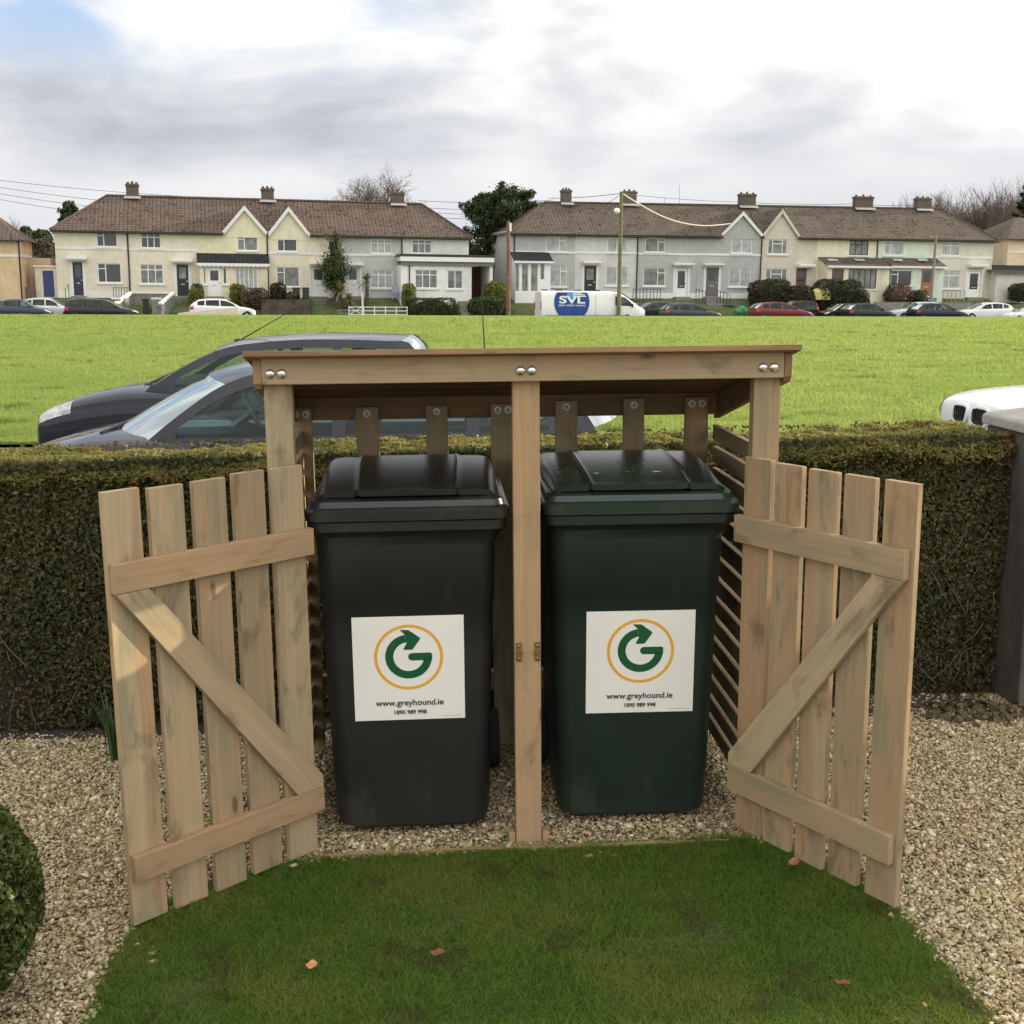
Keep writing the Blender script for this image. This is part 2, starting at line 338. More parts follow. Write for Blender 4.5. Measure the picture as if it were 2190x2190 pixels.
def gravelmat():
    m, t = newmat('beige_gravel'); ri = t.n('ShaderNodeAttribute', attribute_name='rnd').outputs['Fac']
    c = t.n('ShaderNodeTexCoord').outputs['Object']
    col = t.ramp(ri, (0, (.20, .15, .09)), (.22, (.35, .275, .155)), (.6, (.48, .385, .225)), (.84, (.58, .485, .30)), (.94, (.72, .66, .52)), (1., (.50, .33, .17)))
    k = t.rng(t.noise(c, 90, 3, .6), .3, .7, .8, 1.15, False); col = t.mix(1.0, col, t.comb(k, k, k), 'MULTIPLY')
    finish(t, t.n('ShaderNodeBsdfPrincipled', {'Base Color': col, 'Roughness': .85, 'Specular IOR Level': .25})); return m
M_GRAVEL = gravelmat()
M_GBED = P('gravel_bed', (.27, .215, .135), .95, .4, 60, .8, bscale=90)
M_LBED = P('lawn_soil', (.060, .070, .022), .95, .4, 20, .6)
def fieldmat():
    m, t = newmat('field_ground'); c = t.n('ShaderNodeTexCoord').outputs['Object']
    n = t.noise(c, .18, 5, .6); n2 = t.noise(t.v('MULTIPLY', c, (1, .5, 1)), 3.5, 4, .65)
    col = t.mix(n, (.18, .26, .05), (.28, .36, .08)); col = t.mix(t.m('MULTIPLY', t.rng(n2, .5, .7, 0, 1), .5), col, (.10, .14, .03))
    b = t.n('ShaderNodeBsdfPrincipled', {'Base Color': col, 'Roughness': .95, 'Specular IOR Level': .1})
    t.set(b, 'Normal', t.n('ShaderNodeBump', {'Height': t.noise(c, 14, 4, .7), 'Strength': 1., 'Distance': .12})); finish(t, b); return m
M_FIELD = fieldmat()

# ------------------------------------------------------------------ frames: the far street stands square to its own verticals
rt2, up2, _ = basis(ROLL_FAR)
ROTM = np.stack([rt, up, fw], 1) @ np.stack([rt2, up2, fw], 1).T
def far_ray(px, py): return fw+rt2*(px-1095)/FPX+up2*(1095-py)/FPX
def far_at(px, py, Y): d = far_ray(px, py); return d*Y/d[1]+np.array([0, 0, EYE])
A0, A1 = far_at(118, 636, 90.), far_at(2124, 638, 110.)
TH = math.atan2(A1[1]-A0[1], A1[0]-A0[0])
RZ = np.array([[math.cos(TH), -math.sin(TH), 0], [math.sin(TH), math.cos(TH), 0], [0, 0, 1]])
P0 = np.array([A0[0], A0[1], 0.]); E0 = np.array([0, 0, EYE])
def SF(px, py, Y=0.):           # street coordinates (along, height) of the point of the plane depth=Y seen there
    o = RZ.T @ (E0-P0); d = RZ.T @ far_ray(px, py); q = o+d*(Y-o[1])/d[1]; return q[0], q[2]
R3 = ROTM @ RZ; T3 = E0+ROTM @ (P0-E0)
STREET = Matrix([[*R3[0], T3[0]], [*R3[1], T3[1]], [*R3[2], T3[2]], [0, 0, 0, 1]])
def sw(s, y, z): return R3 @ np.array([s, y, z])+T3
SB0, SB1 = SF(118, 636), SF(2124, 638)
def zb(s): return SB0[1]+(SB1[1]-SB0[1])*(s-SB0[0])/(SB1[0]-SB0[0])
FE0, FE1 = SF(0, 672, -13.), SF(2190, 677.5, -13.)
def zfe(s): return FE0[1]+(FE1[1]-FE0[1])*(s-FE0[0])/(FE1[0]-FE0[0])
def zroad(s): return zfe(s)-.42
def pr(z0, x, y): k, ox, oy = z0; return ox+x/k, oy+y/k
Z1 = (3.5127, 0, 360); Z2 = (3.5127, 500, 360); Z3 = (3.22, 1000, 360); Z4 = (3.0667, 1560, 340)
def sp(zz, x, y, Y=0.): return SF(*pr(zz, x, y), Y)

# ------------------------------------------------------------------ structure: ground, road, field
SHYAW = .0618; SM = Vector((.0041, 3.3193, 0))
SHED = Matrix.Translation(SM) @ Matrix.Rotation(SHYAW, 4, 'Z')
def struct(name, mb, m, **k): return tag(obj(name, mb, m, **k), kind='structure')
b = MB(); b.quad((-900, -300, -3.2), (900, -300, -3.2), (900, 1500, -3.2), (-900, 1500, -3.2)); struct('ground', b, M_BASE)
b = MB(); b.box((-9, -3, -.4), (9, 4.95, -.012)); struct('gravel_bed', b, M_GBED)
b = MB(); b.box((-40, 4.95, -.5), (40, 6.55, -.16)); struct('pavement', b, M_PAVE)
b = MB(); b.box((-40, 6.55, -.5), (40, 6.68, -.15)); b.box((-40, 13.5, -.5), (40, 13.65, -.14)); struct('kerb', b, M_KERB)
b = MB(); b.quad((-60, 6.68, -.26), (60, 6.68, -.26), (60, 13.5, -.26), (-60, 13.5, -.26)); struct('road', b, M_ASPH)
# lawn: a round-ended tongue of turf laid in the gravel
LAWN = [(-1.0, -.5), (-.97, 2.2), (-.985, 2.46), (-1.02, 2.70), (-1.005, 2.88), (-.93, 3.04), (-.80, 3.16), (-.60, 3.235), (0, 3.285), (.45, 3.33), (.70, 3.345), (.88, 3.22), (.985, 3.05), (1.035, 2.87), (1.05, 2.68), (1.085, 2.48), (1.10, 2.2), (1.1, -.5)]
def inpoly(p, poly):
    x, y = p[:, 0], p[:, 1]; r = np.zeros(len(p), bool); j = len(poly)-1
    for i in range(len(poly)):
        xi, yi = poly[i]; xj, yj = poly[j]
        r ^= ((yi > y) != (yj > y)) & (x < (xj-xi)*(y-yi)/(yj-yi+1e-12)+xi); j = i
    return r
b = MB(); b.quad(*[(x, y, -.004) for x, y in LAWN]); struct('lawn', b, M_LBED)
# the big green field, from the near kerb to the edge of the far road
S_L, S_R, NX, NY = -50., 135., 60, 50
V = np.zeros((NY+1, NX+1, 3))
for i in range(NX+1):
    s = S_L+(S_R-S_L)*i/NX; far = sw(s, -13., zfe(s)); nx = -60+120*i/NX; near = np.array([nx, 13.65, -.10])
    for j in range(NY+1): q = j/NY; V[j, i] = near+(far-near)*q
def field_z(x, y):              # height of the field under a point, from the same grid
    j = np.clip((y-13.65)/62., 0, 1)
    return j
V = V.reshape(-1, 3); F = np.array([[j*(NX+1)+i, j*(NX+1)+i+1, (j+1)*(NX+1)+i+1, (j+1)*(NX+1)+i] for j in range(NY) for i in range(NX)])
tag(np_mesh('field', V, F, M_FIELD), kind='structure')
# blades and tufts standing on the field (bigger and sparser with distance)
n = 330000; q = RNG.uniform(0, 1, n)**1.9; uu = RNG.uniform(-1, 1, n)
yy = 13.7+q*62.; xx = uu*(yy*.47+.5)
fs = (xx+60)/120
GV = V.reshape(NY+1, NX+1, 3)
def on_field(xx, yy):
    s_lo = np.full(len(xx), 0.); s_hi = np.full(len(xx), 1.)
    A = np.array([-60, 13.65, -.10]); B = np.array([60, 13.65, -.10]); C = GV[NY, 0]; D = GV[NY, NX]
    for _ in range(40):                       # find (q, t) with near(t)+(far(t)-near(t))*q = (x, y)
        tt = (s_lo+s_hi)/2; nr = A+(B-A)*tt[:, None]; fr = C+(D-C)*tt[:, None]
        qq = (yy-nr[:, 1])/(fr[:, 1]-nr[:, 1]); xp = nr[:, 0]+(fr[:, 0]-nr[:, 0])*qq
        lo = xp < xx; s_lo = np.where(lo, tt, s_lo); s_hi = np.where(lo, s_hi, tt)
    return np.stack([xx, yy, nr[:, 2]+(fr[:, 2]-nr[:, 2])*qq], 1), qq
Pf, qq = on_field(xx, yy); ok = qq < .995; Pf = Pf[ok]
k = np.maximum(1, Pf[:, 1]/22.)
tuft = np.array([mnoise.noise((p[0]*.9, p[1]*.9, 0))+.8*mnoise.noise((p[0]*2.6, p[1]*1.8, 4)) for p in Pf])
blades('grass', Pf, .060*np.clip(1+.75*tuft, .25, 2)*k**.5, .016*k, M_GRASSF, .55)['kind'] = 'stuff'

# lawn grass
n = 240000; p = np.stack([RNG.uniform(-1.06, 1.15, n), 2.05+1.32*RNG.uniform(0, 1, n)**.9], 1)
edge = RNG.normal(0, .012, (n, 2)); p = p[inpoly(p+edge, LAWN)]
bald = np.array([mnoise.noise((a*3.1, c*3.1, 4.)) + .5*mnoise.noise((a*9, c*9, 1.)) for a, c in p])
p = p[(bald < .5) | (RNG.uniform(0, 1, len(p)) < .45)]
P3 = np.concatenate([p, np.full((len(p), 1), -.005)], 1)
hh = RNG.uniform(.009, .023, len(p))*(1+.4*np.array([mnoise.noise((a*5, c*5, 9.)) for a, c in p]))
blades('lawn_grass', P3, hh, RNG.uniform(.0022, .0038, len(p)), M_GRASSN, 1.0)['kind'] = 'stuff'
# gravel chips, each a real stone
def chips(n, xr, yr, keep, s0=.0039):
    p = np.stack([RNG.uniform(*xr, n), RNG.uniform(*yr, n)], 1); p = p[keep(p)]; n = len(p)
    base = np.array([(x, y, z) for x in (-1, 1) for y in (-1, 1) for z in (-1, 1)], float)
    fc = np.array([(0, 1, 3, 2), (4, 6, 7, 5), (0, 4, 5, 1), (2, 3, 7, 6), (0, 2, 6, 4), (1, 5, 7, 3)])
    s = s0*np.exp(RNG.normal(0, .31, n)); v = base[None]*np.stack([s*RNG.uniform(.9, 1.7, n), s*RNG.uniform(.7, 1.1, n), s*RNG.uniform(.35, .75, n)], 1)[:, None]
    v *= RNG.uniform(.55, 1.2, (n, 8, 1)); v += RNG.normal(0, .12, (n, 8, 3))*s[:, None, None]
    a, e, r = RNG.uniform(0, 6.28, n), RNG.normal(0, .45, n), RNG.normal(0, .45, n)
    ce, se = np.cos(e)[:, None], np.sin(e)[:, None]; v = np.stack([v[..., 0], v[..., 1]*ce-v[..., 2]*se, v[..., 1]*se+v[..., 2]*ce], -1)
    ce, se = np.cos(r)[:, None], np.sin(r)[:, None]; v = np.stack([v[..., 0]*ce+v[..., 2]*se, v[..., 1], -v[..., 0]*se+v[..., 2]*ce], -1)
    ce, se = np.cos(a)[:, None], np.sin(a)[:, None]; v = np.stack([v[..., 0]*ce-v[..., 1]*se, v[..., 0]*se+v[..., 1]*ce, v[..., 2]], -1)
    v += np.concatenate([p, (-.010+RNG.uniform(0, .012, n))[:, None]], 1)[:, None]
    return v.reshape(-1, 3), (fc[None]+8*np.arange(n)[:, None, None]).reshape(-1, 4), np.repeat(RNG.uniform(0, 1, n), 8)
kl = lambda p: ~inpoly(p+RNG.normal(0, .010, p.shape), LAWN)
A_ = chips(80000, (-2.5, -.9), (2.1, 4.25), kl); B_ = chips(105000, (1.0, 2.6), (2.1, 4.6), kl); C_ = chips(50000, (-.95, 1.05), (2.95, 4.35), kl)
D_ = chips(260, (-1., 1.1), (2.1, 3.3), lambda p: (np.abs(p[:, 0]) > .9) | (p[:, 1] > 3.23), .005)
vs, fs_, rr, o = [], [], [], 0
for v, f, r in (A_, B_, C_, D_): vs.append(v); fs_.append(f+o); rr.append(r); o += len(v)
tag(np_mesh('gravel', np.concatenate(vs), np.concatenate(fs_), M_GRAVEL, None, np.concatenate(rr)), kind='stuff')

# ------------------------------------------------------------------ hedge, pillar, garden plants
def hedge(name, label, u0, u1, dens, group=None, v0=1.02, h0=1.042, h1=1.068, th=.52, v1=None):
    """clipped privet hedge in the garden frame"""
    v1 = v0 if v1 is None else v1
    root = thing(name, label, 'hedge', SHED, group)
    H = lambda u: h0+(h1-h0)*np.clip((u+1.9)/3.8, 0, 1); Vf = lambda u: v0+(v1-v0)*(u-u0)/(u1-u0)
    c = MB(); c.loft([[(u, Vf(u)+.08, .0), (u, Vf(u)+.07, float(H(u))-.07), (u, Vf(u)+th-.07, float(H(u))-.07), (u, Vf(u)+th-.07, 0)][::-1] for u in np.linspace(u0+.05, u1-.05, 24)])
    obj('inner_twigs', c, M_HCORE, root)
    n = int((u1-u0)*1.1*dens); u = RNG.uniform(u0, u1, n); zz = RNG.uniform(0, 1, n)**.85*H(u)
    bl = np.array([mnoise.noise((a*2.2, c_*2.2, 2.)) for a, c_ in zip(u, zz)])
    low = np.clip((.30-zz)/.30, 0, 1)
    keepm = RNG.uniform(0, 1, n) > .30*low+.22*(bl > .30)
    Pp = np.stack([u, Vf(u)+(.035+.042*bl)+RNG.exponential(.022, n)+.025*low, zz], 1)[keepm]; Np = np.tile([0, -1., .25], (len(Pp), 1))
    m_ = int((u1-u0)*th*dens*1.25); u = RNG.uniform(u0, u1, m_); vv = RNG.uniform(0, th, m_)
    bl = np.array([mnoise.noise((a*3, c_*3, 5.))+.6*mnoise.noise((a*11, c_*11, 3.)) for a, c_ in zip(u, vv)])
    rd = .05*np.clip(1-np.minimum(vv, th-vv)/.09, 0, 1)**2
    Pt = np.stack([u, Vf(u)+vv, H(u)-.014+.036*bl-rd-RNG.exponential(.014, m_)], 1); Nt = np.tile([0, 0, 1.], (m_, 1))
    k_ = int(n*.18); u = RNG.uniform(u0, u1, k_); Pb = np.stack([u, Vf(u)+th-.03+RNG.normal(0, .02, k_), RNG.uniform(0, 1, k_)*H(u)], 1); Nb = np.tile([0, 1., .2], (k_, 1))
    leaves('foliage', np.concatenate([Pp, Pb]), np.concatenate([Np, Nb]), .0098, M_HEDGE, root); leaves('sunlit_top', Pt, Nt, .0105, M_HSUNTOP, root)
    if u0 > 2: return root
    tw = MB()
    for _ in range(int((u1-u0)*40)):
        a, zz_ = random.uniform(u0, u1), random.uniform(.02, .75)**1.3; l = random.uniform(.05, .17); d = random.gauss(0, .5)
        y_ = Vf(a)+random.uniform(.0, .035); tw.tube([(a, y_+.03, zz_), (a+d*l*.5, y_, zz_+l*.5), (a+d*l, y_+.01, zz_+l)], [.003, .0022, .001], 4)
    obj('twigs', tw, M_TWIG, root)['kind'] = 'stuff'; return root
hedge('hedge', 'long clipped privet hedge running behind the wooden bin store', -3.4, 2.03, 40000, v0=.95, v1=1.11)
hedge('hedge', 'unseen clipped hedge added beyond the grey pillar, tall enough to shade the lawn', 2.56, 8.5, 6000, v0=1.08, h0=1.8, h1=1.8)  # hedge out of view, added and raised to keep the lawn in shade
g = thing('gate_pillar', 'grey rendered gate pillar with pale concrete cap at the end of the hedge', 'pillar', SHED)
b = MB(); b.box((2.04, .98, -.02), (2.46, 1.40, 1.075)); obj('shaft', b, M_PILLAR, g, bevel=.008)
b = MB(); b.loft([[(2.25+sx*w, 1.19+sy*w, z-.089) for sx, sy in ((-1, -1), (1, -1), (1, 1), (-1, 1))] for w, z in ((.226, 1.167), (.226, 1.205), (.215, 1.215), (.10, 1.245))]); obj('cap', b, M_CAP, g, bevel=.006)
b = MB()
# soil strip under the hedge
b = MB(); b.loft([[(u, .90+.05*math.sin(u*3)+.03*(u+1.9)/3.8, -.010), (u, .99, .004), (u, 1.6, .004), (u, 1.62, -.01)][::-1] for u in np.linspace(-3.4, 1.95, 40)], cap=False, close=False); struct('soil', b, M_SOIL, M=SHED)
# ball of box at the lower left corner
def ballbush(name, label, c, r, n, mat=M_BOX, size=.0105):
    root = thing(name, label, 'shrub', Matrix.Translation(c))
    d = RNG.normal(0, 1, (n, 3)); d /= np.linalg.norm(d, axis=1)[:, None]; rad = r*(1-RNG.exponential(.05, n)+.05*np.array([mnoise.noise(tuple(q*4)) for q in d]))
    leaves('foliage', d*rad[:, None]+[0, 0, r*.95], d, size, mat, root)
    b = MB(); b.ball((0, 0, r*.95), r*.86, 14, 9); obj('inner_twigs', b, M_HCORE, root); return root
ballbush('box_ball', 'round clipped box bush on the gravel, lower corner of the garden', (-1.375, 2.50, 0), .272, 25000, size=.0085)
def sword_plant(name, label, c, n, h, mat, rad=.05, lean=.35, w=.012):
    b = MB()
    for _ in range(n):
        a, l = random.uniform(0, 6.28), random.uniform(.55, 1)*h; o = random.uniform(0, rad); dx, dy = math.cos(a), math.sin(a); k = random.uniform(.1, lean)
        pts = [(dx*(o+k*l*q*q), dy*(o+k*l*q*q), l*(q-.25*k*q*q)) for q in (0, .35, .7, 1)]; px, py = -dy, dx
        vs = []
        for i, p in enumerate(pts): ww = w*(1, .95, .6, .05)[i]/2; vs += [(p[0]-px*ww, p[1]-py*ww, p[2]), (p[0]+px*ww, p[1]+py*ww, p[2])]
        b.add(vs, [(0, 1, 3, 2), (2, 3, 5, 4), (4, 5, 7, 6)])
    return tag(obj(name, b, mat, M=Matrix.Translation(c)), label, 'plant')
M_SWORD = P('sword_leaf_green', (.045, .085, .025), .5, .3, 12)
sword_plant('iris_clump', 'clump of upright sword-like green leaves at the foot of the hedge', (-1.43, 4.0, 0), 28, .30, M_SWORD, .03, .3, .010)
ballp = thing('heuchera', 'low brown leafy plant beside the foot of the grey pillar', 'plant', Matrix.Translation((1.80, 4.36, 0)))
n = 170; d = RNG.normal(0, 1, (n, 3)); d[:, 2] = np.abs(d[:, 2]); d /= np.linalg.norm(d, axis=1)[:, None]
leaves('foliage', d*np.array([.24, .12, .07])*RNG.uniform(.5, 1, (n, 1)), d+[0, 0, .6], .018, M_SCRUB, ballp, .8)
# fallen leaves on the lawn
M_DRY1 = P('pale_orange_dry_leaf', (.55, .24, .10), .7, .15, 60); M_DRY2 = P('brown_dry_leaf', (.20, .075, .03), .7, .2, 60); M_DRY3 = P('pinkish_dry_leaf', (.36, .16, .10), .7, .2, 60)
def dry_leaf(label, c, a, s, mat, curl, asp=.6):
    b = MB(); N_ = 6; vs, fc = [], []
    for i in range(N_+1):
        q = i/N_; w = asp*s*math.sin(math.pi*(q*.9+.07))**.8
        for j in range(5): e = (j-2)/2; vs.append(((q-.5)*2*s, e*w, curl*s*(e*e*.7+(q-.5)**2*1.6)+.004*math.sin(7*q+3*e)))
    for i in range(N_):
        for j in range(4): k = i*5+j; fc.append((k, k+5, k+6, k+1))
    b.add(vs, fc)
    o = obj('fallen_leaf', b, mat, M=Matrix.Translation((*c, .022)) @ Matrix.Rotation(a, 4, 'Z') @ Matrix.Rotation(.15, 4, 'X'), smooth=60)
    sol = o.modifiers.new('thickness', 'SOLIDIFY'); sol.thickness = .0012
    return tag(o, label, 'leaf', 'dry leaves fallen on the lawn')
dry_leaf('pale orange round curled leaf lying on the lawn', (-.50, 2.637), .4, .0135, M_DRY1, .5, .95)
dry_leaf('rust brown leaf on the lawn between the pale orange leaf and the posts', (-.195, 2.685), .1, .017, M_DRY2, .5)
dry_leaf('pinkish leaf caught at the foot of the right gate', (.795, 3.13), .6, .020, M_DRY3, .7)
dry_leaf('dull brown pointed leaf on the lawn near the gravel edge', (.772, 2.545), -.35, .018, M_DRY2, .25, .4)

# ------------------------------------------------------------------ the wooden bin store
store = thing('bin_store', 'slatted timber double bin store with pitched roof and both gates open', 'bin store', SHED)
def wbox(name, a, c, parent=None, mat=None, M=None, bev=.0025): b = MB(); b.box(a, c, M); return obj(name, b, mat or M_WOOD, parent or store, bevel=bev)
ZB, ZT = 1.390, 1.466
wbox('post', (-.689, .001, -.02), (-.612, .046, ZT-.004)); mp = wbox('post', (.0, .001, -.02), (.077, .046, ZT-.004), mat=M_WOODP); wbox('post', (.687, .001, -.02), (.764, .046, ZT-.004))
beam = wbox('beam', (-.689, -.027, ZB), (.7635, -.0015, ZT))
for u in (-.665, -.634, .0215, .0525, .703, .734):
    b = MB(); b.lathe([(.0135, 0), (.0135, -.001), (.0125, -.0035), (.0095, -.006), (.005, -.0078), (.0006, -.0083)], 'Y', (u, -.0272, 1.4195), 18); obj('bolt', b, M_STEEL, beam, smooth=60)
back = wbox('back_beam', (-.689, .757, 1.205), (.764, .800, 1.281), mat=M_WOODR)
for i, (a, c, zt, ns) in enumerate([(-.713, -.637, 1.250, 2), (-.490, -.412, 1.250, 1), (-.252, -.176, 1.253, 1), (-.029, .056, 1.255, 2), (.194, .271, 1.262, 1), (.430, .503, 1.265, 1), (.646, .727, 1.267, 2)]):
    bb = wbox('back_board', (a, .735, .02), (c, .7555, zt))
    for uu_ in ((a+c)/2,) if ns == 1 else ((a+c)/2-.018, (a+c)/2+.018):
        b = MB(); b.lathe([(.0125, 0), (.0125, -.0016), (.0085, -.0022), (.0070, -.0022)], 'Y', (uu_, .7349, zt-.022), 18, cap=False); obj('washer', b, M_ZINC, bb, smooth=50)
        b = MB(); b.lathe([(.0069, -.0008), (.0068, -.0040), (.0040, -.0046), (.0036, -.0012), (.001, -.0010)], 'Y', (uu_, .7349, zt-.022), 12); obj('screw', b, M_DKSTEEL, bb, smooth=50)
wbox('back_rail', (-.689, .757, .22), (.764, .795, .29))
def zroof(v): return 1.4690-.2285*(v+.07)
b = MB(); nb = 8; ang = math.atan(.2285)
for i in range(nb):               # overlapping boards, each lower one tucked under the one above it
    v0, v1 = -.070+i*.120, -.070+(i+1)*.120+.022
    zz0, zz1 = zroof(v0)+.0005, zroof(v1)+.006
    b.add([(-.731, v0, zz0), (.800, v0, zz0), (.800, v1, zz1-.004), (-.731, v1, zz1-.004), (-.731, v0, zz0+.0155), (.800, v0, zz0+.0155), (.800, v1, zz1+.004), (-.731, v1, zz1+.004)],
          [(0, 3, 2, 1), (4, 5, 6, 7), (0, 1, 5, 4), (1, 2, 6, 5), (2, 3, 7, 6), (3, 0, 4, 7)], (1, 0, 0))
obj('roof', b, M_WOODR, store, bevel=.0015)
for u0 in (-.7115, .7645):
    b = MB(); poly = [(-.027, zroof(-.027)-.001), (-.027, ZB+.004), (-.012, ZB-.012), (.815, zroof(.815)-.082), (.815, zroof(.815)-.001)]
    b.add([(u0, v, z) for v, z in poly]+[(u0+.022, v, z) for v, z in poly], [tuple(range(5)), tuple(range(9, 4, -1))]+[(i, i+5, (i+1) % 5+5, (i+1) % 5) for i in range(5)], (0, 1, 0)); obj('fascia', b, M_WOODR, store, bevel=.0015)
for u0 in (-.6865, .7435):        # slatted sides
    b = MB()
    for k in range(15): zt = 1.172-k*.0752; b.box((u0, .050, zt-.053), (u0+.018, .7345, zt))
    obj('slatted_side', b, M_WOOD, store, bevel=.0015)
for du in (-.022, .079):          # blocks and plates at the foot of the middle post
    wbox('post_foot', (du, .004, -.01), (du+.020, .044, .032), mat=M_WOODP)
for uc in (.0125, .0665):
    b = MB(); b.box((uc-.008, -.0025, .572), (uc+.008, .001, .628)); b.box((uc-.0095, -.012, .596), (uc+.0095, -.0026, .604)); b.lathe([(.0048, 0), (.0048, -.003), (.001, -.0042)], 'Y', (uc, -.0025, .619), 10); b.lathe([(.0048, 0), (.0048, -.003), (.001, -.0042)], 'Y', (uc, -.0025, .581), 10)
    obj('latch', b, M_BRASS, mp, smooth=40)
def gate(hu, ang, L, z0, z1, side, bw, gaps, label):
    M = Matrix.Translation((hu, 0, 0)) @ Matrix.Rotation(ang, 4, 'Z'); b = MB(); x = 0.
    t0, t1 = (-.019, 0) if side > 0 else (0, .019)
    for i, w in enumerate(bw):
        b.box((x, t0, z0+random.uniform(-.003, .003)), (x+w, t1, z1+random.uniform(-.004, .004))); x += w+(gaps[i] if i < 4 else 0)
    g = obj('gate', b, M_WOOD, store, M=M, bevel=.002); g['label'] = label
    y0, y1 = (.0006, .0235) if side > 0 else (-.0235, -.0006)
    ru, rl = ((.908, .984), (.135, .207)) if side > 0 else ((.917, .996), (.150, .232))
    xe = .004 if side > 0 else .012
    for zz in (ru, rl):
        b = MB(); b.box((-.014, y0, zz[0]), (L-xe, y1, zz[1])); obj('rail', b, M_WOOD if side < 0 else M_WOODP, g, bevel=.002)
    poly = [(L-xe-.004, ru[0]-.001), (L-xe-.095, ru[0]-.001), (-.013, rl[1]+.036), (-.013, rl[1]+.001), (.078, rl[1]+.001)]
    b = MB(); n_ = 5; d = Vector((poly[0][0]-poly[4][0], 0, poly[0][1]-poly[4][1])).normalized()
    b.add([(p[0], y0+.0005, p[1]) for p in poly]+[(p[0], y1-.0005, p[1]) for p in poly], [tuple(range(5)), tuple(range(9, 4, -1))]+[(i, i+5, (i+1) % 5+5, (i+1) % 5) for i in range(5)], d); obj('brace', b, M_WOOD, g, bevel=.0015)
    b = MB()
    for zz in (.3, .85): b.box((-.012, -.021 if side > 0 else .0195, zz-.03), (.05, -.0195 if side > 0 else .021, zz+.03)); b.lathe([(.005, -.032), (.005, .032)], 'Z', (-.008, -.02 if side > 0 else .02, zz), 8)
    obj('hinge', b, M_BRASS, g)
gate(-.5919, -2.3959, .600, .006, 1.161, 1, [.099, .0985, .098, .0985, .101], [.028, .024, .028, .025], 'open left gate of pale boards with Z brace and a patch of sunlight')
gate(.6658, -1.0345, .5905, .030, 1.162, -1, [.1005, .0995, .099, .0995, .101], [.0155, .0225, .0235, .0295], 'open right gate of boards with sunlit board edges')
b = MB(); b.box((-.60, -.040, -.02), (.64, -.036, .007)); b.box((-.50, -.026, -.02), (.50, -.022, .004))
tag(obj('edging_strip', b, M_WOODP, M=SHED, bevel=.001), 'thin timber edging strip between the lawn and the gravel under the bins', 'edging')

# ------------------------------------------------------------------ wheelie bins
def rrect(x0, x1, y0, y1, z, r, k=5):
    out = []
    for cx, cy, a in ((x1-r, y0+r, -90), (x1-r, y1-r, 0), (x0+r, y1-r, 90), (x0+r, y0+r, 180)):
        for i in range(k+1): q = R_(a+90*i/k); out.append((cx+r*math.cos(q), cy+r*math.sin(q), z))
    return out
def text(name, s, size, x, z, mat, parent, ext=.0003, bold=.0, align='CENTER'):
    c = bpy.data.curves.new(name, 'FONT'); c.body = s; c.size = size; c.align_x = align; c.align_y = 'CENTER'; c.extrude = ext; c.offset = bold
    tmp = bpy.data.objects.new(name+'_curve', c); COL.objects.link(tmp); bpy.context.view_layer.update()
    me = bpy.data.meshes.new_from_object(tmp.evaluated_get(bpy.context.evaluated_depsgraph_get())); me.materials.clear()
    bpy.data.objects.remove(tmp); return link(name, me, mat, parent, Matrix.Translation((x, -.0016, z)) @ Matrix.Rotation(math.pi/2, 4, 'X'))
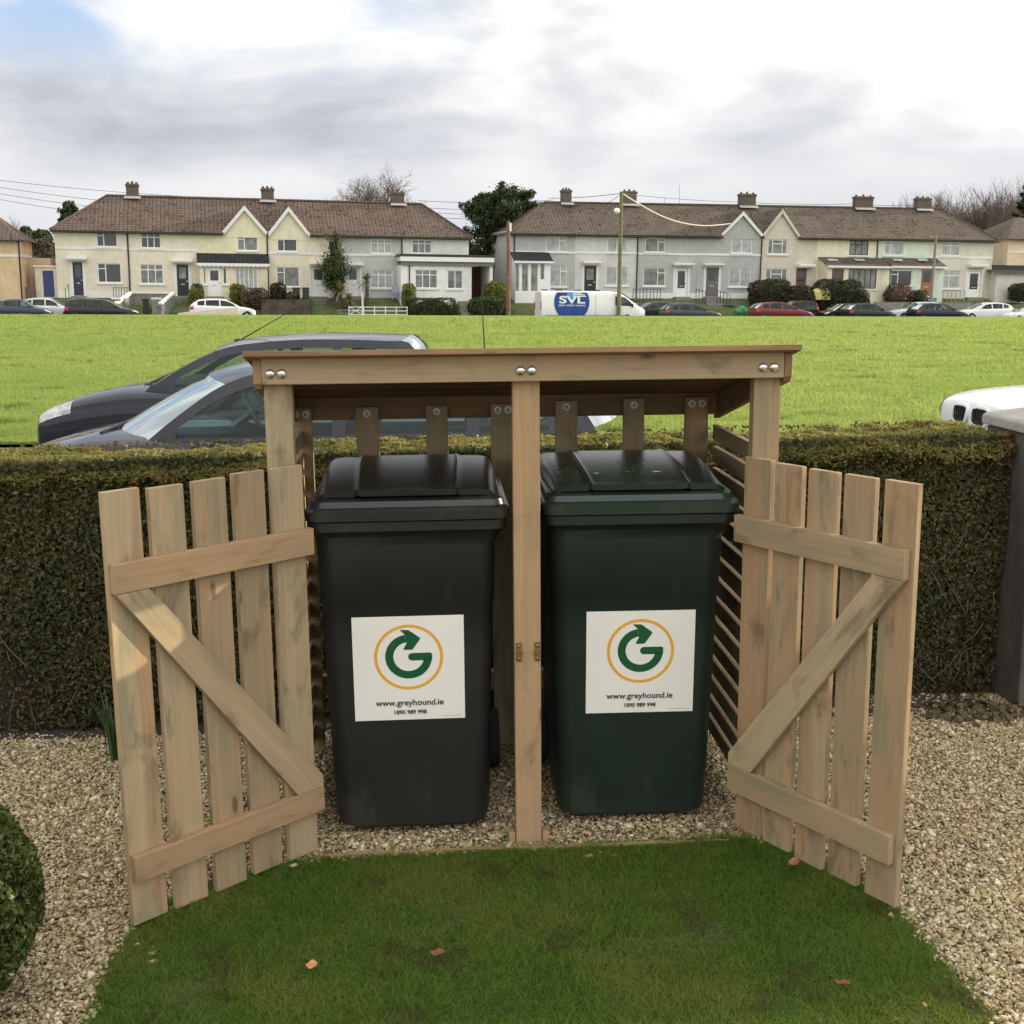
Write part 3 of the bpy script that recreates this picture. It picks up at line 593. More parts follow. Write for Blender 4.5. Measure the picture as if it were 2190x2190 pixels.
def wheelie(label, M, mat, lmat, sx, sz, stains=()):
    root = thing('wheelie_bin', label, 'wheelie bin', M, 'wheelie bins in the timber store')
    FZ = lambda z: .084-(z-.03)*(.050/.92)           # the front leans: y of the front face at height z
    rings = [rrect(-.205, .205, .104, .56, .016, .05)]
    for z, w in ((.034, .226), (.070, .236), (.30, .242), (.60, .250), (.735, .2535), (.74, .2560), (.915, .260)): rings.append(rrect(-w-.008, w-.008, FZ(z)-(.0025 if z > .737 else 0), .60+.06*z, z, .055))
    rings += [rrect(-.272, .268, .030, .665, .945, .05), rrect(-.280, .280, .014, .685, .962, .05), rrect(-.285, .285, .006, .69, .966, .045), rrect(-.286, .286, .004, .69, .993, .045), rrect(-.27, .27, .02, .675, .994, .04)]
    b = MB(); b.loft([r[::1] for r in rings]); obj('body', b, mat, root, smooth=35)
    b = MB(); b.loft([rrect(-.280, .280, .008, .70, .995, .04), rrect(-.293, .293, -.004, .705, .998, .045), rrect(-.294, .294, -.005, .705, 1.024, .045), rrect(-.288, .288, .002, .70, 1.030, .042), rrect(-.280, .280, .026, .69, 1.032, .04), rrect(-.276, .276, .034, .69, 1.048, .04), rrect(-.270, .270, .05, .69, 1.053, .04)])
    NXX, NYY = 96, 30; vs, fc = [], []
    prof = lambda q: math.sin(math.pi*min(1, (.10+.52*q if q < .75 else .10+.39+(q-.75)*1.1)))
    for j in range(NYY+1):
        q = j/NYY; y = .055+q*.60
        for i in range(NXX+1):
            e = math.sin(math.pi/2*(i/NXX*2-1)); ax = abs(e); xw = .254*e*(1+.085*min(q, .6)/.6)
            hgt = .044*prof(q)**.75*(1-ax**20)
            mid = ax < .56
            yy_ = y - (.012 if (mid and j == 0) else 0) + .012*(ax**14)*(1-q)
            vs.append((xw, yy_, 1.057+hgt+(.0042 if mid else 0)+(.0035 if .54 < ax < .60 else 0)))
    for j in range(NYY):
        for i in range(NXX): k = j*(NXX+1)+i; fc.append((k, k+1, k+NXX+2, k+NXX+1))
    # front lip hanging below the dome edge
    o = len(vs)
    for i in range(NXX+1): x_, y_, z_ = vs[i]; vs.append((x_, y_+.002, max(z_-.018, 1.052)))
    for i in range(NXX): fc.append((o+i, o+i+1, i+1, i))
    b.add(vs, fc); lid = obj('lid', b, lmat, root, smooth=32)
    for (sx_, sy_, ss) in stains:
        q = (sy_-.055)/.60; e = sx_/.254; zl = 1.057+.044*prof(q)**.75*(1-abs(e)**20)+.0055+.0016; sl_ = (prof(q+.02)**.75-prof(q-.02)**.75)*.044/.024; N_ = 11; b = MB()
        ring = [(sx_+ss*math.cos(2*math.pi*k/N_)*random.uniform(.5, 1.2), ss*.55*math.sin(2*math.pi*k/N_)*random.uniform(.4, 1.2)) for k in range(N_)]
        b.add([(x_, sy_+y_, zl+y_*sl_) for x_, y_ in ring], [tuple(range(N_))]); obj('dried_dropping', b, M_STAIN, lid)
    b = MB(); b.tube([(-.22, .70, 1.0), (-.22, .745, 1.015), (.22, .745, 1.015), (.22, .70, 1.0)], .014, 8); obj('handle', b, mat, root, smooth=50)
    for s in (-1, 1):
        b = MB(); b.lathe([(.06, -.022), (.095, -.022), (.10, -.015), (.10, .015), (.095, .022), (.06, .022)], 'X', (s*.262, .60, .10), 20); wh = obj('wheel', b, M_TYRE, root, smooth=40)
        b = MB(); b.lathe([(.012, -.026), (.058, -.018), (.058, .018), (.012, .026)], 'X', (s*.262, .60, .10), 14); obj('hub', b, mat, wh, smooth=40)
    # paper-thin vinyl sticker lying on the leaning front
    tilt = math.atan(.050/.92); S = Matrix.Translation((sx, FZ(sz)-.0016, sz)) @ Matrix.Rotation(tilt, 4, 'X')
    b = MB(); b.box((-.164, 0, -.163), (.164, .001, .163)); st = obj('sticker', b, M_STICK, root, M=S, bevel=.0004)
    r = .069; cz = .163-.326*.385; b = MB(); rg = []
    N_ = 72
    for rad in (1.345, 1.475): rg.append([(rad*r*math.cos(2*math.pi*i/N_), -.0006, cz-.002+rad*r*math.sin(2*math.pi*i/N_)) for i in range(N_)])
    b.loft(rg, cap=False); obj('emblem_ring', b, M_YELLOWINK, st)
    b = MB(); a0, a1 = R_(-8), R_(-262); N_ = 44; out, inn = [], []
    for i in range(N_+1): a = a0+(a1-a0)*i/N_; out.append((math.cos(a), math.sin(a))); inn.append((.655*math.cos(a), .655*math.sin(a)))
    Q = lambda p: (p[0]*r, -.0007, cz+p[1]*r)
    b.add([Q(p) for p in out+inn], [(i, i+1, N_+2+i, N_+1+i) for i in range(N_)])
    bar = [(1., -.15), (1., .08), (.97, .14), (.92, .16), (.15, .16)]+[(.15+.17*math.cos(R_(a)), -.01+.17*math.sin(R_(a))) for a in range(100, 261, 20)]+[(.15, -.18), (.99, -.18)]
    b.add([Q(p) for p in bar], [tuple(range(len(bar)))[::-1]])
    arrow = [(-.13, .98), (-.08, .60), (-.22, .35), (-.17, .31), (.14, .31), (.19, .34), (.50, .78), (.50, .84), (.02, 1.20), (-.36, 1.22)]
    b.add([Q((p[0]*1., p[1])) for p in arrow], [(0, 1, 2, 3, 4, 5, 6, 7, 8, 9)]); obj('emblem', b, M_GREENINK, st)
    text('web_address', 'www.greyhound.ie', .0266, 0, .163-.326*.832, M_DARKINK, st, bold=.0003)
    text('phone_number', '1890 989 998', .0178, 0, .163-.326*.925, M_DARKINK, st, bold=.0003)
    b = MB(); b.box((.094, -.0007, -.1535), (.155, -.0002, -.1522)); obj('small_print_line', b, M_GREYINK, st)
    return root, lid
M_STAIN = P('dried_dropping', (.30, .26, .17), .9, .3, 80)
M_LID1 = P('black_lid_plastic', (.016, .016, .0155), .30, .15, 5, .08, bscale=260, dirt=((.05, .045, .038), 7, .3)); M_LID2 = P('green_black_lid_plastic', (.014, .030, .021), .27, .15, 5, .08, bscale=260, dirt=((.05, .055, .035), 7, .4))
bn1, _ = wheelie('black wheelie bin in the left half of the timber store', SHED @ Matrix.Translation((-.302, .005, 0)) @ Matrix.Rotation(R_(.3), 4, 'Z'), M_BIN1, M_LID1, -.008, .540)
bn2, lid2 = wheelie('dark green wheelie bin in the right half of the store, stained lid', SHED @ Matrix.Translation((.376, .030, 0)) @ Matrix.Rotation(R_(-1.2), 4, 'Z'), M_BIN2, M_LID2, .008, .531, [(.07, .175, .020), (-.115, .165, .013), (-.02, .18, .006), (.0, .19, .005), (.02, .17, .004), (.05, .30, .006)])

# ------------------------------------------------------------------ cars
def smooth_curve(pts, n=6):
    P_ = [Vector(p) for p in pts]; out = []
    for i in range(len(P_)-1):
        a, b_, c, d = P_[max(i-1, 0)], P_[i], P_[i+1], P_[min(i+2, len(P_)-1)]
        for k in range(n):
            q = k/n; out.append(tuple(.5*((2*b_)+(c-a)*q+(2*a-5*b_+4*c-d)*q*q+(3*b_-a-3*c+d)*q**3)))
    out.append(tuple(P_[-1])); return out
SEC = [(0, 1., .030), (.45, 1., .024), (.80, 1., .006), (.93, .985, -.012), (.985, .93, -.01), (1.0, .80, 0), (1.0, .58, 0), (.985, .30, 0), (.955, .06, 0), (.90, .0, 0)]
class Car:
    """parametric car; x from nose (0) to tail, y across, z up"""
    def __init__(s, low, gh, belt, xr, L, hwb, hwr, spans, bow=.10):
        k = L/low[-1][0]; s.L = L
        s.st = smooth_curve([(a*k, zt, hw, zb_) for a, zt, hw, zb_ in low], 4) if False else [(a*k, zt, hw, zb_) for a, zt, hw, zb_ in low]
        xs = [p[0] for p in s.st]; s.xs = xs
        fine = []
        for i in range(len(s.st)-1):
            for q in (0, .25, .5, .75): fine.append(s._cr(i, q))
        fine.append(s.st[-1]); s.fine = fine
        s.gh = smooth_curve([(a*k, z) for a, z in gh], 7) if len(gh[0]) == 2 else gh
        s.belt = [(a*k, z) for a, z in belt]; s.xr = [a*k for a in xr]; s.hwb, s.hwr = hwb, hwr; s.spans = [(a*k, c*k) for a, c in spans]; s.bow = bow
        s.zmax = max(p[1] for p in s.gh)
    def _cr(s, i, q):
        P_ = s.st; a, b_, c, d = P_[max(i-1, 0)], P_[i], P_[i+1], P_[min(i+2, len(P_)-1)]
        return tuple(.5*((2*b_[k])+(c[k]-a[k])*q+(2*a[k]-5*b_[k]+4*c[k]-d[k])*q*q+(3*b_[k]-a[k]-3*c[k]+d[k])*q**3) for k in range(4))
    def surf(s, x, u):              # u in 0..9 along the half section
        F_ = s.fine; xx = [p[0] for p in F_]; x = min(max(x, xx[0]), xx[-1]); zt, hw, zb_ = (float(np.interp(x, xx, [p[k] for p in F_])) for k in (1, 2, 3))
        i = min(int(u), len(SEC)-2); q = u-i; fy, fz, off = (SEC[i][k]*(1-q)+SEC[i+1][k]*q for k in range(3))
        return x, fy*hw, zb_+(zt-zb_)*fz+off
    def zr(s, x): return float(np.interp(x, [p[0] for p in s.gh], [p[1] for p in s.gh]))
    def zbelt(s, x): return float(np.interp(x, [p[0] for p in s.belt], [p[1] for p in s.belt]))
    def w(s, z, x):
        q = max(0, min(1, (z-s.belt[0][1])/(s.zmax-s.belt[0][1]))); xx0, xx1 = s.gh[0][0], s.gh[-1][0]
        e = (x-xx0)/(xx1-xx0); pin = 1-.10*max(0, (.25-e)/.25)**2-.05*max(0, (e-.8)/.2)**2
        return (s.hwb+(s.hwr-s.hwb)*q**1.25)*pin
def build_car(name, label, cat, M, body, C, group=None, glass=None, wheels=(.62, .64, .31), heads=None, tails=None, mir=(.36, .07), plate=False, roofcol=None):
    root = thing(name, label, cat, M, group); glass = glass or M_CGLASSF
    F_ = C.fine; b = MB(); rings = []
    for x, zt, hw, zb_ in F_:
        half = [(x, fy*hw, zb_+(zt-zb_)*fz+off) for fy, fz, off in SEC]
        rings.append([(p[0], -p[1], p[2]) for p in half[:0:-1]]+half+[(x, 0, zb_)])
    b.loft(rings); obj('body', b, body, root, smooth=40)
    # cabin: pillars and roof as a shell, glass in its own panes
    x0, x1 = C.gh[0][0], C.gh[-1][0]; cols = set(np.linspace(x0, x1, 41).round(4))
    for a, c in C.spans: cols |= {round(a, 4), round(c, 4)}
    cols = sorted(cols); shs, gl2 = {}, {}
    ins = .075
    def lims(x): return C.zbelt(x)-.02, C.zbelt(x)+.025, C.zr(x)-ins, C.zr(x)
    for s in (-1, 1):
        sh, gls = MB(), {i: MB() for i in range(len(C.spans))}; shs[s] = sh; gl2[s] = gls
        for a, c in zip(cols, cols[1:]):
            m_ = (a+c)/2; k = next((i for i, (p, q) in enumerate(C.spans) if p-1e-4 <= m_ <= q+1e-4), None)
            la, lc = lims(a), lims(c)
            def strip(mb, i, j, ina=0):
                za, zc = [la[i], la[j]], [lc[i], lc[j]]
                za[1] = max(za[1], za[0]); zc[1] = max(zc[1], zc[0]); N_ = 3; pa = [(a, s*(C.w(z_, a)-ina), z_) for z_ in np.linspace(*za, N_)]; pc = [(c, s*(C.w(z_, c)-ina), z_) for z_ in np.linspace(*zc, N_)]
                for r in range(N_-1):
                    qd = [pa[r], pc[r], pc[r+1], pa[r+1]]
                    if Vector(qd[0]).to_tuple(4) != Vector(qd[3]).to_tuple(4) or Vector(qd[1]).to_tuple(4) != Vector(qd[2]).to_tuple(4): mb.add(qd if s < 0 else qd[::-1], [(0, 1, 2, 3)])
            if k is None or (la[2] <= la[1] and lc[2] <= lc[1]): strip(sh, 0, 3)
            else:
                strip(sh, 0, 1)
                la2, lc2 = max(la[2], la[1]), max(lc[2], lc[1]); la, lc = (la[0], la[1], la2, la[3]), (lc[0], lc[1], lc2, lc[3])
                strip(sh, 2, 3); strip(gls[k], 1, 2, .006)
    def bow(x, q):
        if x <= C.xr[0]: v = -C.bow*(1-.4*(x-x0)/(C.xr[0]-x0+1e-6))
        elif x >= C.xr[1]: v = C.bow*.5
        else: v = -C.bow*.6+(C.bow*1.1)*(x-C.xr[0])/(C.xr[1]-C.xr[0])
        return v*(1-q*q)
    def across(mb, xa, xb):
        xs = sorted({xa, xb} | {c for c in cols if xa < c < xb}); rows = []
        for x in xs:
            z_ = max(C.zr(x), C.zbelt(x)-.02); ww = C.w(z_, x); e = .035 if C.xr[0] <= x <= C.xr[1] else .012
            rows.append([(x+bow(x, q), q*ww, z_+e*(1-q*q)) for q in np.linspace(-1, 1, 11)])
        mb.loft(rows, cap=False, close=False)
    rf = MB(); across(rf, C.xr[0], C.xr[1]); ro = obj('roof', rf, roofcol or body, root, smooth=50); [obj('pillars', shs[s], body, root, smooth=40) for s in shs]
    wsg = MB(); across(wsg, x0+.0, C.xr[0]); obj('windscreen', wsg, glass, root, smooth=60)
    rg = MB(); across(rg, C.xr[1], x1); obj('rear_window', rg, glass, root, smooth=60)
    for s in gl2:
        for k in gl2[s]: obj('side_window', gl2[s][k], glass, root, smooth=60)
    it = MB(); it.loft([[(x, -C.hwb*.88, C.zbelt(x)-.25), (x, C.hwb*.88, C.zbelt(x)-.25), (x, C.hwb*.90, C.zbelt(x)+.045), (x, -C.hwb*.90, C.zbelt(x)+.045)][::-1] for x in np.linspace(x0+.12, x1-.15, 8)])
    for fx in (.42, .70):
        xs = x0+(x1-x0)*fx
        for s in (-.5, .5): it.loft([[(xs+dx+e*.09, s*C.hwb-.2*w_, z_), (xs+dx+e*.09, s*C.hwb+.2*w_, z_), (xs+dx+.10+e*.09, s*C.hwb+.2*w_, z_), (xs+dx+.10+e*.09, s*C.hwb-.2*w_, z_)][::-1] for dx, z_, w_, e in ((0, C.zbelt(xs)-.02, 1., 0), (.05, C.zbelt(xs)+.17, .85, 0), (.06, C.zbelt(xs)+.18, .5, 0), (.08, C.zbelt(xs)+.32, .45, 0))])
    obj('seats', it, M_SEAT, root, smooth=40)
    xf, xk, r = wheels[0], C.L-wheels[1], wheels[2]
    for xw in (xf, xk):
        hw = float(np.interp(xw, [p[0] for p in F_], [p[2] for p in F_]))
        for s in (-1, 1):
            b = MB(); b.lathe([(.19, .0), (r-.03, -.005), (r, .025), (r, .18), (r-.03, .205), (.19, .205)] if s > 0 else [(.19, -.205), (r-.03, -.205), (r, -.18), (r, -.025), (r-.03, .005), (.19, 0)], 'Y', (xw, s*(hw+.012)-s*.20 if s > 0 else -(hw+.012)+.20, r), 22)
            w_ = obj('wheel', b, M_TYRE, root, smooth=40); b = MB(); yc = s*(hw+.009)
            b.lathe([(.20, -.01), (.205, 0), (.19, .006), (.05, .012)][::(1 if s > 0 else 1)] if s > 0 else [(.05, -.012), (.19, -.006), (.205, 0), (.20, .01)], 'Y', (xw, yc, r), 20)
            for k in range(5): q = 2*math.pi*k/5; b.box((xw-.02, yc-.012, r), (xw+.02, yc+.016, r+.19), Matrix.Translation((xw, 0, r)) @ Matrix.Rotation(q, 4, 'Y') @ Matrix.Translation((-xw, 0, -r)))
            obj('rim', b, M_ALLOY, w_, smooth=40)
            b = MB(); N_ = 20; b.add([(xw+rr_*math.cos(math.pi*i/N_), s*(hw+.004), r*.9+rr_*math.sin(math.pi*i/N_)) for rr_ in (r-.02, r+.055) for i in range(N_+1)], [(i, i+1, N_+2+i, N_+1+i) if s < 0 else (i+1, i, N_+1+i, N_+2+i) for i in range(N_)]); obj('wheel_arch', b, M_TRIM, root)
    def patch(nm, xa, xb, ua, ub, mat, off=.006, sides=(-1, 1)):
        for s in sides:
            g_ = []
            for x in np.linspace(xa, xb, 7):
                row = []
                for u in np.linspace(ua, ub, 7):
                    p = Vector(C.surf(x, u)); p2 = Vector(C.surf(x+.01, u)); p3 = Vector(C.surf(x, u+.05)); nrm = (p2-p).cross(p3-p)
                    if nrm.length > 0: nrm.normalize()
                    if nrm.y < -.05 or (abs(nrm.y) < .05 and nrm.z < 0): nrm = -nrm
                    p = p+nrm*off; row.append((p.x, s*p.y, p.z))
                g_.append(row if s > 0 else row[::-1])
            m_ = MB(); m_.loft([r_[::-1] for r_ in g_], cap=False, close=False); obj(nm, m_, mat, root, smooth=60)
    C.patch = patch
    h = heads or (.03, .38, 2.3, 4.4); patch('headlight', h[0], h[1], h[2], h[3], M_HEADL)
    tl = tails or (C.L-.30, C.L-.03, 3.6, 5.6); patch('tail_light', tl[0], tl[1], tl[2], tl[3], M_REDL)
    for s in (-1, 1):
        b = MB(); xm = x0+mir[0]; zm = C.zbelt(xm)+mir[1]; yw = C.w(zm, xm); b.ball((xm, s*(yw+.13), zm+.03), (.06, .10, .075), 10, 6); b.tube([(xm, s*(yw-.01), zm-.02), (xm, s*(yw+.06), zm)], .022, 6); obj('wing_mirror', b, body, root, smooth=60)
        b = MB(); xd = (C.spans[0][0]+C.spans[0][1])/2+.38; p = C.surf(xd, 5.0); b.box((xd-.09, s*(p[1]+.004)-.012, p[2]-.012), (xd+.09, s*(p[1]+.004)+.012, p[2]+.012)); obj('door_handle', b, body, root, bevel=.004)
    return root
LOW = {
 'hatch': [(0, .58, .60, .26), (.03, .66, .70, .20), (.14, .72, .78, .18), (.45, .82, .83, .17), (.95, .915, .85, .17), (1.3, .93, .86, .17), (2.2, .95, .865, .17), (3.2, .985, .86, .18), (3.72, 1.0, .84, .2), (3.92, .96, .80, .24), (4.0, .78, .74, .30)],
 'saloon': [(0, .56, .60, .26), (.03, .64, .72, .2), (.15, .70, .80, .18), (.5, .80, .85, .17), (1.15, .90, .87, .17), (1.6, .92, .875, .17), (2.6, .95, .88, .17), (3.5, .99, .87, .18), (3.95, 1.01, .85, .2), (4.35, .98, .80, .24), (4.45, .76, .74, .3)]}
def std_car(kind, L):
    if kind == 'hatch': return Car(LOW['hatch'], [(.90, .91), (1.50, 1.27), (1.85, 1.41), (2.45, 1.46), (3.15, 1.42), (3.6, 1.30), (3.93, 1.0)], [(.9, .92), (2.2, .945), (3.93, 1.02)], (1.72, 3.5), L, .80, .60, [(1.22, 2.12), (2.20, 3.0), (3.08, 3.50)])
    if kind == 'estate': return Car(LOW['hatch'], [(.92, .91), (1.50, 1.27), (1.85, 1.42), (2.6, 1.47), (3.4, 1.45), (3.78, 1.36), (3.96, 1.02)], [(.9, .92), (2.2, .945), (3.96, 1.0)], (1.72, 3.72), L, .80, .62, [(1.22, 2.10), (2.18, 2.95), (3.03, 3.68)])
    return Car(LOW['saloon'], [(1.15, .90), (1.80, 1.25), (2.2, 1.385), (2.75, 1.42), (3.3, 1.36), (3.75, 1.2), (4.08, 1.0)], [(1.1, .91), (2.6, .95), (4.08, 1.0)], (2.05, 3.35), L, .81, .58, [(1.48, 2.46), (2.54, 3.42)])

# nearest car, a grey high-roofed hatchback at the near kerb, nose to the left
ROADZ = -.26
near = Car([(0, .60, .60, .26), (.03, .70, .72, .20), (.14, .79, .79, .18), (.35, .88, .83, .17), (.70, .965, .845, .17), (1.0, 1.0, .85, .17), (2.2, 1.02, .855, .17), (3.3, 1.04, .85, .18), (3.8, 1.05, .83, .2), (4.0, 1.0, .79, .24), (4.06, .80, .72, .3)],
           [(1.22, .985), (1.46, 1.17), (1.72, 1.335), (2.05, 1.425), (2.6, 1.46), (3.3, 1.44), (3.75, 1.35), (3.98, 1.06)], [(.8, .98), (1.5, .99), (4.0, 1.03)], (1.72, 3.62), 4.06, .80, .62, [(1.42, 2.38), (2.46, 3.20), (3.28, 3.70)], bow=.40)
P_GREY = paint((.022, .023, .030), .2); P_GREY2 = paint((.018, .021, .030), .2)
nm = build_car('parked_car', 'dark grey high-roofed hatchback parked right behind the hedge, steering wheel visible', 'car', Matrix.Translation((-3.47, 7.95, ROADZ)), P_GREY, near, 'cars parked on the near road', M_CGLASS, mir=(.42, -.07))
b = MB(); sw_ = [(.185*math.cos(2*math.pi*i/20), .185*math.sin(2*math.pi*i/20)) for i in range(21)]
MW = Matrix.Translation((1.84, -.34, 1.15)) @ Matrix.Rotation(R_(-24), 4, 'Y')
b.tube([MW @ Vector((0, p[0], p[1])) for p in sw_], .016, 8, cap=False); b.tube([MW @ Vector((0, -.17, 0)), MW @ Vector((0, .17, 0))], .018, 6); b.tube([MW @ Vector((.0, 0, 0)), MW @ Vector((-.25, 0, -.05))], .03, 6); obj('steering_wheel', b, P('grey_steering_wheel', (.20, .21, .21), .35, .1, 9), nm, smooth=60)
b = MB()
for (xa, ya, xb_, yb_) in ((.86, -.45, 1.0, .25), (.83, .1, .98, .62)): b.tube([(xa, ya, .985+.03), (xb_-.02, yb_, .985+.09)], .012, 6)
obj('wiper', b, M_TRIM, nm)
b = MB(); b.tube([(3.30, .05, 1.45), (3.28, .05, 1.82)], [.006, .003], 6); b.ball((3.30, .05, 1.465), (.03, .02, .015)); obj('antenna', b, M_TRIM, nm)
farc = Car([(0, .60, .60, .26), (.03, .70, .70, .20), (.12, .78, .78, .18), (.40, .875, .82, .17), (.80, .945, .835, .17), (1.1, .965, .84, .17), (2.2, .98, .845, .17), (3.2, 1.0, .84, .18), (3.75, 1.02, .82, .2), (3.93, .95, .79, .24), (4.0, .72, .74, .30)],
           [(1.10, .945), (1.50, 1.17), (1.88, 1.335), (2.25, 1.395), (2.8, 1.42), (3.5, 1.40), (3.76, 1.36), (3.94, 1.02)], [(.9, .965), (2.2, .98), (3.92, 1.02)], (1.84, 3.66), 3.78, .79, .63, [(1.44, 2.16), (2.22, 2.98), (3.07, 3.55)], bow=.10)
fm = build_car('parked_car', 'dark blue grey hatchback with whip aerial parked at the field edge beyond the nearer car', 'car', Matrix.Translation((-4.47, 11.75, ROADZ+.02)), P_GREY2, farc, 'cars parked on the near road', M_CGLASS, heads=(.02, .40, 2.4, 4.6), mir=(.50, -.06))
b = MB(); b.tube([(1.80, .0, 1.385), (2.40, .0, 1.71)], [.008, .003], 6); b.ball((1.80, 0, 1.39), (.05, .025, .018)); obj('antenna', b, M_TRIM, fm)
b = MB(); b.tube([(.96, -.35, .985), (1.12, .25, 1.09)], .012, 6); b.tube([(.95, .05, .985), (1.10, .6, 1.07)], .012, 6); obj('wiper', b, M_TRIM, fm)
bm_ = Car([(0, .86, .36, .30), (.02, .94, .47, .24), (.07, .972, .60, .22), (.25, 1.0, .77, .2), (.6, 1.03, .87, .2), (1.2, 1.06, .89, .2), (1.6, 1.075, .895, .2), (2.4, 1.09, .90, .2), (3.3, 1.11, .89, .2), (3.85, 1.13, .87, .22), (4.15, 1.08, .82, .26), (4.25, .86, .76, .32)],
          [(1.45, 1.06), (1.95, 1.38), (2.3, 1.50), (2.85, 1.54), (3.5, 1.50), (3.9, 1.38), (4.15, 1.12)], [(1.4, 1.07), (2.4, 1.09), (4.15, 1.13)], (2.2, 3.75), 4.25, .83, .62, [(1.70, 2.46), (2.52, 3.25), (3.33, 3.72)])
WH = Matrix.Translation((3.79, 9.75, ROADZ-.05)) @ Matrix.Rotation(R_(9), 4, 'Z')
wm = build_car('parked_car', 'white car with twin kidney-shaped grilles beyond the hedge by the grey pillar', 'car', WH, paint((.80, .80, .80)), bm_, 'cars parked on the near road', heads=(.05, .42, 3.0, 4.9))
for s in (-1, 1):
    b = MB(); o_, i_ = [], []
    for k in range(24):
        q = 2*math.pi*k/24; cy, cz = s*.150, .880; f_ = lambda e: math.copysign(abs(e)**.55, e)
        yy_, zz_ = .125*f_(math.cos(q)), .085*f_(math.sin(q)); o_.append((yy_, zz_)); i_.append((yy_*.86, zz_*.80))
    X = lambda y_, z_, d: (-d-.006+.25*max(0, z_-.86)+.12*max(0, z_-.94)+.10*y_*y_, y_, z_)
    b.loft([[X(cy+p[0], cz+p[1], .0) for p in o_], [X(cy+p[0], cz+p[1], .022) for p in o_], [X(cy+p[0], cz+p[1], .022) for p in i_], [X(cy+p[0], cz+p[1], .004) for p in i_]], cap=False); kd = obj('kidney_grille', b, paint((.80, .80, .80)), wm, smooth=50)
    b = MB(); b.add([X(cy+p[0], cz+p[1], .005) for p in i_], [tuple(range(24))]); 
    for k in range(7): y_ = cy-.09+k*.03; b.box((-.014+.10*y_*y_, y_-.004, .815), (.03, y_+.004, .94))
    obj('grille_slats', b, M_TRIM, kd)
b = MB(); b.lathe([(.038, -.004), (.04, 0), (.036, .006), (.02, .008)], 'X', (0, 0, 0), 16); bd = obj('badge', b, M_TRIM, wm, M=Matrix.Translation((.13, 0, 1.005)) @ Matrix.Rotation(R_(76), 4, 'Y'), smooth=40)

# ------------------------------------------------------------------ the far street: road, bank, houses
def strip(mb, s0, s1, y0, y1, f0, f1, n=40):
    r = [[(s, y0, f0(s)), (s, y1, f1(s))] for s in np.linspace(s0, s1, n)]
    for a, c in zip(r, r[1:]): mb.quad(a[0], c[0], c[1], a[1])
b = MB(); strip(b, -60, 150, -13.4, -5.0, lambda s: zroad(s), lambda s: zroad(s)); struct('far_road', b, M_ASPH, M=STREET)
b = MB(); strip(b, -60, 150, -5.0, -4.85, lambda s: zroad(s)+.12, lambda s: zroad(s)+.12); strip(b, -60, 150, -4.99, -5.01, lambda s: zroad(s)+.12, lambda s: zroad(s)-.1); strip(b, -60, 150, -4.85, -3.6, lambda s: zroad(s)+.12, lambda s: zroad(s)+.13); struct('far_pavement', b, M_PAVE, M=STREET)
b = MB(); strip(b, -60, 150, -3.55, -3.2, lambda s: zroad(s)-.1, lambda s: zroad(s)+.55); strip(b, -60, 150, -3.2, -.0, lambda s: zroad(s)+.55, lambda s: zb(s)-.02); strip(b, -60, 150, 0, 90, lambda s: zb(s)-.04, lambda s: zb(s)+.6); struct('grass_bank', b, M_BANK, M=STREET)
HX = np.linspace(-120, 190, 90); hb = []
for s in HX: hgt = 4.2+1.3*mnoise.noise((s*.03, 3, 0))+.5*mnoise.noise((s*.13, 5, 0))+2.2*max(0, min(1, (s-70)/40)); hb.append([(s, 38, zb(s)-.5), (s, 45, zb(s)+hgt*.55), (s, 56, zb(s)+hgt), (s, 90, zb(s)+hgt+.5), (s, 130, zb(s)-2)])
b = MB(); b.loft([r[::-1] for r in hb], cap=False, close=False); struct('hill', b, M_HILL, M=STREET, smooth=80)
DH = lambda s: zb(s)+.5
def ST(s, y, z): return STREET @ Matrix.Translation((s, y, z))

